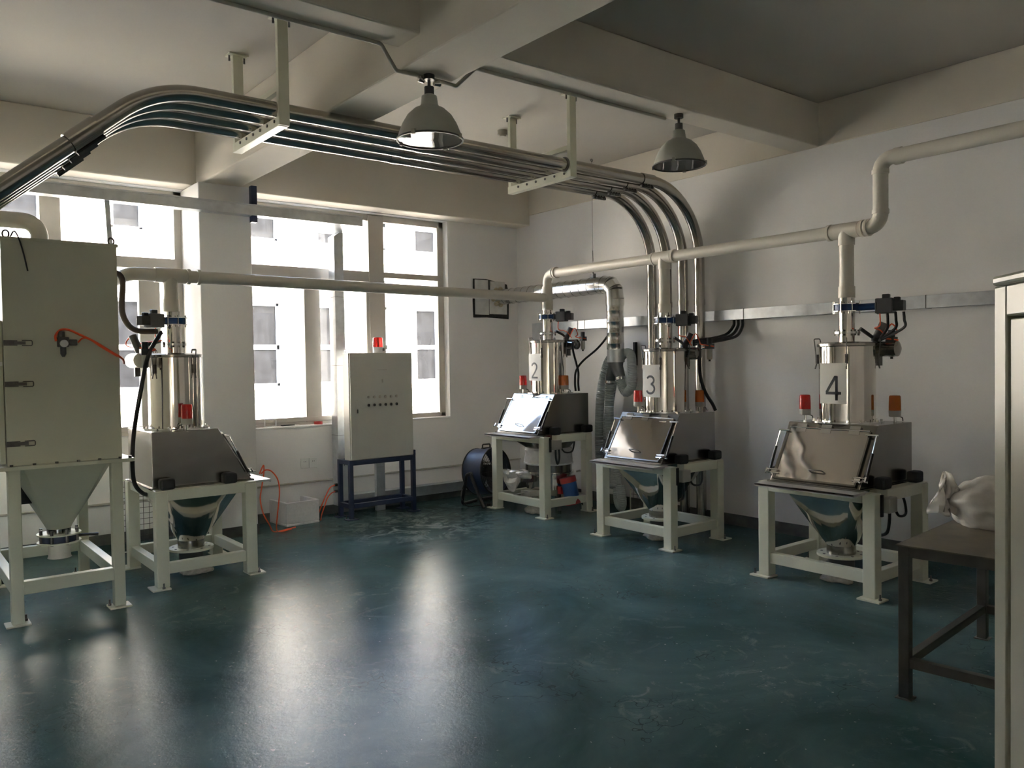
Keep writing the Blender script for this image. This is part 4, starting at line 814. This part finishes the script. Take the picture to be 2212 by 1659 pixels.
# ------------------------------------------------------------------ sieve, bag and clutter under station 2
SX, SY = 6.0, 6.90
t = thing('vibrating_sieve', 'round vibrating sieve with white cloth sleeve under hopper station 2', 'sieve', (SX, SY, 0))
sl = []
for k, (r, z) in enumerate(((0.255, 0.695), (0.272, 0.67), (0.262, 0.62), (0.270, 0.57), (0.275, 0.535), (0.255, 0.52))):
    sl.append([((r+0.006*math.sin(9*a+k*1.3))*math.cos(a), (r+0.006*math.sin(9*a+k*1.3))*math.sin(a), z) for a in [2*PI*q/48 for q in range(48)]])
MB().loft(sl).build('cloth_sleeve', M['cloth'], t)
MB().lathe([(0.268, 0.535), (0.280, 0.53), (0.280, 0.515), (0.268, 0.51)], 40).build('clamp_ring', M['white'], t)
MB().cyl(0, 0, 0.42, 0.512, 0.262, 40).build('sieve_drum', M['brush'], t)
MB().lathe([(0.262, 0.43), (0.288, 0.425), (0.288, 0.405), (0.262, 0.40)], 40).tube([(0.2, -0.24, 0.42), (0.24, -0.27, 0.43)], 0.012, 8).build('clamp_ring', M['chrome'], t)
MB().cyl(0, 0, 0.24, 0.41, 0.255, 40).build('lower_drum', M['steel'], t)
for k in range(3):
    a = 2*PI*k/3+0.4; MB().cyl(0.2*math.cos(a), 0.2*math.sin(a), 0.0, 0.24, 0.022, 12).build('support_foot', M['bolt'], t)
mt = MB().tube([(0.0, -0.33, 0.33), (0.02, -0.36, 0.15)], 0.085, 20).build('vibration_motor', M['motblue'], t)
MB().box(-0.09, -0.30, 0.2, 0.09, -0.25, 0.28).build('motor_bracket', M['motred'], mt, smooth=False)
MB().tube([(-0.008, -0.318, 0.385), (0.0, -0.33, 0.325)], 0.092, 20).tube([(0.02, -0.36, 0.155), (0.028, -0.372, 0.09)], 0.092, 20).build('motor_cap', M['motred'], mt)
MB().tube(spline([(0.10, -0.38, 0.16), (0.16, -0.40, 0.06), (0.20, -0.42, 0.05), (0.24, -0.40, 0.16), (0.26, -0.38, 0.30), (0.24, -0.38, 0.5)], 6), 0.011, 8).build('cable', M['black'], mt)
MB().box(-0.36, -0.06, 0.33, -0.25, 0.06, 0.40).build('outlet_chute', M['brush'], t, smooth=False)
def crumple(loc, sx, sy, sz, seed, m, name, n=3, amp=0.28, bottom=True):
    import bmesh
    from mathutils import noise
    b = bmesh.new(); bmesh.ops.create_icosphere(b, subdivisions=n, radius=1.0)
    for v in b.verts:
        p = v.co.copy(); d = noise.noise(p*1.6+Vector((seed, 0, 0)))*amp + noise.noise(p*4.2+Vector((0, seed, 0)))*amp*0.45
        v.co = p*(1+d); v.co.x *= sx; v.co.y *= sy; v.co.z *= sz
        if bottom: v.co.z = max(v.co.z, -sz*0.55)
    zmin = min(v.co.z for v in b.verts)
    for v in b.verts: v.co.z -= zmin
    me = bpy.data.meshes.new(name); b.to_mesh(me); b.free(); me.materials.append(m)
    me.polygons.foreach_set('use_smooth', [True]*len(me.polygons))
    o = bpy.data.objects.new(name, me); COL.objects.link(o); o.location = loc; return o
t = thing('plastic_bag', 'crumpled white plastic bag tied over the sieve outlet under hopper station 2', 'bag', (5.66, 6.96, 0.27))
b1 = crumple((0, -0.03, 0.10), 0.06, 0.11, 0.06, 3, M['bag'], 'bag_body', amp=0.4); b1.parent = t
f = MB(); NX, NZ = 10, 10; vs = []; fs = []
for i in range(NX+1):
    for j in range(NZ+1):
        u, v = i/NX, j/NZ; yy = 0.36-0.42*u; wob = 0.025*math.sin(9*u+3*v)+0.02*math.sin(14*v+5*u)
        vs.append((-0.03+wob, yy-0.05*v*(1-u), 0.17-(0.05+0.20*math.sin(PI*min(1, u*1.1)))*v+0.02*u))
for i in range(NX):
    for j in range(NZ): a = i*(NZ+1)+j; fs.append((a, a+1, a+NZ+2, a+NZ+1))
MB().add(vs, fs).build('bag_skirt', M['bag'], t)
t = thing('carton', 'small open cardboard box standing under the sieve of hopper station 2', 'box', (5.72, 6.755, 0.187))
MB().box(0, 0, 0, 0.13, 0.16, 0.06).build('carton_body', M['card'], t, smooth=False)
MB().box(-0.05, 0.03, 0.058, 0.06, 0.22, 0.064, Matrix.Rotation(-0.25, 4, 'X')).build('carton_flap', M['card'], t, smooth=False)
t.location = (5.60, 6.755, 0.0)
for ch in t.children: ch.location.z = 0.187
tag(crumple((5.68, 6.80, 0), 0.075, 0.11, 0.05, 5, M['rag'], 'rag', amp=0.45), 'crumpled beige rag on the floor under the sieve in the corner', 'rag', 'crumpled rags under the stations')
tag(crumple((5.66, 5.03, 0), 0.07, 0.10, 0.04, 9, M['rag'], 'rag', amp=0.45), 'crumpled beige rag below the outlet of the middle hopper station', 'rag', 'crumpled rags under the stations')
tag(crumple((5.56, 3.17, 0), 0.06, 0.13, 0.035, 12, M['rag'], 'rag', amp=0.45), 'long pale rag on the floor under the nearest hopper station on the right', 'rag', 'crumpled rags under the stations')
tag(crumple((2.02, 6.66, 0), 0.12, 0.08, 0.03, 15, M['rag'], 'rag', amp=0.45), 'flat crumpled rag on the floor under the left hopper station', 'rag', 'crumpled rags under the stations')

# ------------------------------------------------------------------ drum fan
FX, FY, FZ = 5.69, 7.66, 0.375
t = thing('drum_fan', 'black and blue floor drum fan on a bent tube stand in the room corner', 'fan', (FX, FY, 0))
fd = Vector((0.22, -0.97, 0.10)).normalized()
Rf = fd.to_track_quat('Z', 'Y').to_matrix().to_4x4(); Rf.translation = (0, 0, FZ)
FR = 0.27
MB().lathe([(FR, -0.14), (FR+0.004, -0.12), (FR, 0.0), (FR+0.004, 0.12), (FR, 0.14), (FR-0.012, 0.14), (FR-0.014, 0.0), (FR-0.012, -0.14), (FR, -0.14)], 48, mtx=Rf, caps=False).build('fan_drum', M['navy'], t)
for z in (-0.14, 0.14): MB().tube([Rf @ Vector((FR*math.cos(2*PI*k/48), FR*math.sin(2*PI*k/48), z)) for k in range(49)], 0.010, 8, caps=False).build('rim', M['black'], t)
MB().lathe([(0.02, 0.06), (0.075, 0.055), (0.08, 0.0), (0.08, -0.10), (0.03, -0.11)], 24, mtx=Rf).build('motor_hub', M['black'], t)
for k in range(4):
    a = 2*PI*k/4+0.6; bl = MB(); ca, sa = math.cos(a), math.sin(a); pts = []
    def B(r, tt, h): return Rf @ Vector((r*math.cos(a+tt), r*math.sin(a+tt), h))
    bl.add([B(0.07, -0.5, -0.03), B(0.07, 0.5, 0.03), B(0.16, 0.42, 0.03), B(0.245, 0.34, 0.025), B(0.245, -0.30, -0.025), B(0.16, -0.4, -0.03)], [(0, 1, 2, 5), (5, 2, 3, 4)])
    bl.build('fan_blade', M['dkgrey'], t)
g = MB()
for k in range(10): g.tube([Rf @ Vector((r_*math.cos(2*PI*k/10), r_*math.sin(2*PI*k/10), 0.142)) for r_ in (0.05, 0.16, 0.265)], 0.003, 5)
for r_ in (0.06, 0.09, 0.12, 0.15, 0.18, 0.21, 0.24): g.tube([Rf @ Vector((r_*math.cos(2*PI*k/40), r_*math.sin(2*PI*k/40), 0.142)) for k in range(41)], 0.0022, 5, caps=False)
g.build('front_grille', M['black'], t)
MB().tube([Rf @ Vector((r_*math.cos(a), r_*math.sin(a), -0.142)) for r_, a in ((0.0, 0), (0.26, 0))], 0.004, 5).tube([Rf @ Vector((0.26*math.cos(a), 0.26*math.sin(a), -0.142)) for a in (0, PI)], 0.004, 5).build('rear_guard', M['black'], t)
MB().tube(fillet([Rf @ Vector((FR, 0.0, 0)) + Vector((-2*FR if (Rf @ Vector((FR, 0, 0))).x > 0 else 0, 0, 0))*0 + Vector((0, 0, 0)), Rf @ Vector((FR+0.0, 0.0, 0))], 0.01), 0.01, 6) if False else None
lx = Vector((0.97, 0.22, 0))
for s_ in (-1, 1):
    pv = lx*s_*(FR+0.02) + Vector((0, 0, FZ))
    st = MB().tube(fillet([tuple(pv), tuple(pv+lx*s_*0.04+Vector((0, 0.03, 0.0))), tuple(lx*s_*(FR+0.05)+Vector((0, 0.14, 0.014))), tuple(lx*s_*0.05+Vector((0, 0.16, 0.019)))], 0.035, 5), 0.019, 10)
    st.tube(fillet([tuple(pv), tuple(lx*s_*(FR+0.03)+Vector((0, -0.26, 0.019)))], 0.03, 4), 0.019, 10)
    st.build('stand_tube', M['black'], t)
    MB().tube([tuple(lx*s_*(FR-0.01)+Vector((0, 0, FZ))), tuple(lx*s_*(FR+0.04)+Vector((0, 0, FZ)))], 0.022, 10).build('pivot_knob', M['dkgrey'], t)
MB().box(-0.06, -0.02, FZ+FR, 0.06, 0.02, FZ+FR+0.012).tube(fillet([(-0.055, 0, FZ+FR), (-0.055, 0, FZ+FR+0.05), (0.055, 0, FZ+FR+0.05), (0.055, 0, FZ+FR)], 0.015, 4), 0.009, 8).build('carry_handle', M['black'], t)
MB().tube(spline([(-0.27, 0.08, 0.25), (-0.36, 0.02, 0.12), (-0.33, -0.06, 0.01), (-0.22, -0.10, 0.008), (-0.13, -0.16, 0.008)], 6), 0.006, 6).tube([(-0.13, -0.16, 0.012), (-0.09, -0.18, 0.012)], 0.014, 8).build('power_cord', M['black'], t)

# ------------------------------------------------------------------ wire mesh panels
def mesh_panel(loc, rz, w_, h_, lb, pitch=0.05):
    t = thing('wire_mesh_panel', lb, 'mesh panel', loc, rz)
    f = MB().tube([(0, 0, 0.0), (0, 0, h_)], 0.008, 8).tube([(w_, 0, 0.0), (w_, 0, h_)], 0.008, 8).tube([(0, 0, h_), (w_, 0, h_)], 0.006, 8).tube([(0, 0, 0.02), (w_, 0, 0.02)], 0.006, 8)
    f.build('panel_frame', M['frame'], t)
    for k in range(1, int(w_/pitch)): MB().tube([(k*pitch, 0, 0.02), (k*pitch, 0, h_)], 0.0025, 5).build('wire', M['bolt'], t)
    for k in range(1, int(h_/pitch)): MB().tube([(0, 0.004, k*pitch), (w_, 0.004, k*pitch)], 0.0025, 5).build('wire', M['bolt'], t)
mesh_panel((1.655, 7.75, 0), 0, 0.60, 0.66, 'white wire mesh panel standing by the wall behind the left hopper station')
mesh_panel((6.48, 6.10, 0), -PI/2, 0.42, 0.25, 'low wire mesh rack behind hopper station 3 below the hoses')

# ------------------------------------------------------------------ table with bag, locker in the right foreground
t = thing('steel_table', 'dark iron table with stained top standing in the right foreground', 'table', (3.86, 1.885, 0), math.radians(5.3))
TW, TD = 1.22, 0.70
for x in (0, TW-0.05):
    for y in (-TD, -0.05):
        l = MB().box(x, y, 0.006, x+0.05, y+0.05, 0.742).build('leg', M['table'], t, smooth=False, bevel=0.003)
        MB().box(x-0.012, y-0.012, 0, x+0.062, y+0.062, 0.006).build('foot_plate', M['table'], l, smooth=False)
for y in (-TD, -0.05):
    MB().box(0.05, y+0.005, 0.155, TW-0.05, y+0.045, 0.20).build('stretcher', M['table'], t, smooth=False, bevel=0.002)
    MB().box(0.05, y+0.004, 0.69, TW-0.05, y+0.046, 0.742).build('apron', M['table'], t, smooth=False, bevel=0.002)
for x in (0, TW-0.05):
    MB().box(x+0.005, -TD+0.05, 0.155, x+0.045, -0.05, 0.20).build('stretcher', M['table'], t, smooth=False, bevel=0.002)
    MB().box(x+0.004, -TD+0.05, 0.69, x+0.046, -0.05, 0.742).build('apron', M['table'], t, smooth=False, bevel=0.002)
MB().box(-0.008, -TD-0.008, 0.742, TW+0.008, 0.008, 0.748).build('table_top', M['tabletop'], t, smooth=False)
t = thing('plastic_bag', 'translucent plastic bag of pale powder with knotted corner on the dark table', 'bag', (4.63, 1.865, 0.748))
b1 = crumple((0.05, -0.10, 0), 0.23, 0.21, 0.165, 21, M['bag'], 'bag_body', n=5, amp=0.16); b1.parent = t
vs = []; fs = []; nu, nv = 12, 14
for i in range(nu+1):
    for j in range(nv+1):
        u, v = i/nu*2-1, j/nv; wd = 0.105*(1-v)**0.7*(0.8+0.35*math.sin(3.2*v))+0.006
        lat = u*wd; up_ = 0.06+0.215*v; fold = 0.022*math.sin(5*u+4*v)*(1-0.5*v)+0.012*math.sin(11*u-6*v)
        vs.append((-0.145+0.05*v+lat*0.55+fold*0.6, 0.055+0.03*v-lat*0.65+fold, up_+0.01*math.sin(7*u)))
for i in range(nu):
    for j in range(nv): k = i*(nv+1)+j; fs.append((k, k+1, k+nv+2, k+nv+1))
nk = MB().add(vs, fs).build('bag_neck', M['bag'], t)
sd = nk.modifiers.new('thickness', 'SOLIDIFY'); sd.thickness = 0.012

t = thing('metal_locker', 'tall grey-green metal locker cut off by the right edge of the photo', 'locker', (1.87, 0.707, 0), math.atan2(-0.686, -0.728))
# local x runs along the front towards the camera, local +y into the body
LW, LD, LH = 0.95, 0.48, 1.815
MB().box(0, 0.0, 0, 0.055, LD, LH-0.02).box(LW-0.055, 0, 0, LW, LD, LH-0.02).box(0.055, 0, LH-0.085, LW-0.055, LD, LH-0.02).box(0.055, 0, 0, LW-0.055, LD, 0.10).box(0.055, LD-0.02, 0.1, LW-0.055, LD, LH-0.08).build('locker_body', M['locker'], t, smooth=False, bevel=0.004)
MB().box(0.018, -0.012, LH-0.02, LW+0.012, LD+0.01, LH).build('locker_top', M['locker'], t, smooth=False, bevel=0.006)
d1 = MB().box(0.060, 0.006, 0.105, LW/2-0.002, 0.026, LH-0.090).build('door', M['locker'], t, smooth=False, bevel=0.003)
d2 = MB().box(LW/2+0.002, 0.006, 0.105, LW-0.060, 0.026, LH-0.090).build('door', M['locker'], t, smooth=False, bevel=0.003)
MB().box(LW/2-0.06, -0.006, 0.95, LW/2-0.04, 0.006, 1.08).build('handle', M['chrome'], d1, smooth=False)
MB().box(LW/2+0.04, -0.006, 0.95, LW/2+0.06, 0.006, 1.08).build('handle', M['chrome'], d2, smooth=False)
M['locker'].node_tree.nodes['Principled BSDF'].inputs['Roughness'].default_value = 0.28
Lm = Matrix.Translation((1.87, 0.707, 0)) @ Matrix.Rotation(math.atan2(-0.686, -0.728), 4, 'Z')
pl = Lm @ Vector((0.115, 0.06, LH))
t = thing('cable_connector', 'small white cable connector with red ring lying on top of the locker', 'connector', tuple(pl), math.atan2(-0.686, -0.728))
MB().cyl(0, 0, 0, 0.024, 0.0085, 14).build('connector_shell', M['white'], t)
MB().cyl(0, 0, 0.024, 0.031, 0.004, 8).build('pin', M['chrome'], t)
MB().box(0.008, -0.006, 0.004, 0.013, 0.006, 0.022).build('red_ring', M['motred'], t, smooth=False)
MB().tube(spline([(0.010, 0, 0.012), (0.05, 0.01, 0.016), (0.12, 0.02, 0.012), (0.25, 0.02, 0.006)], 5), 0.005, 6).build('lead', M['black'], t)

for o in list(bpy.data.objects):
    if o.type == 'MESH' and not o.data.polygons: bpy.data.objects.remove(o)
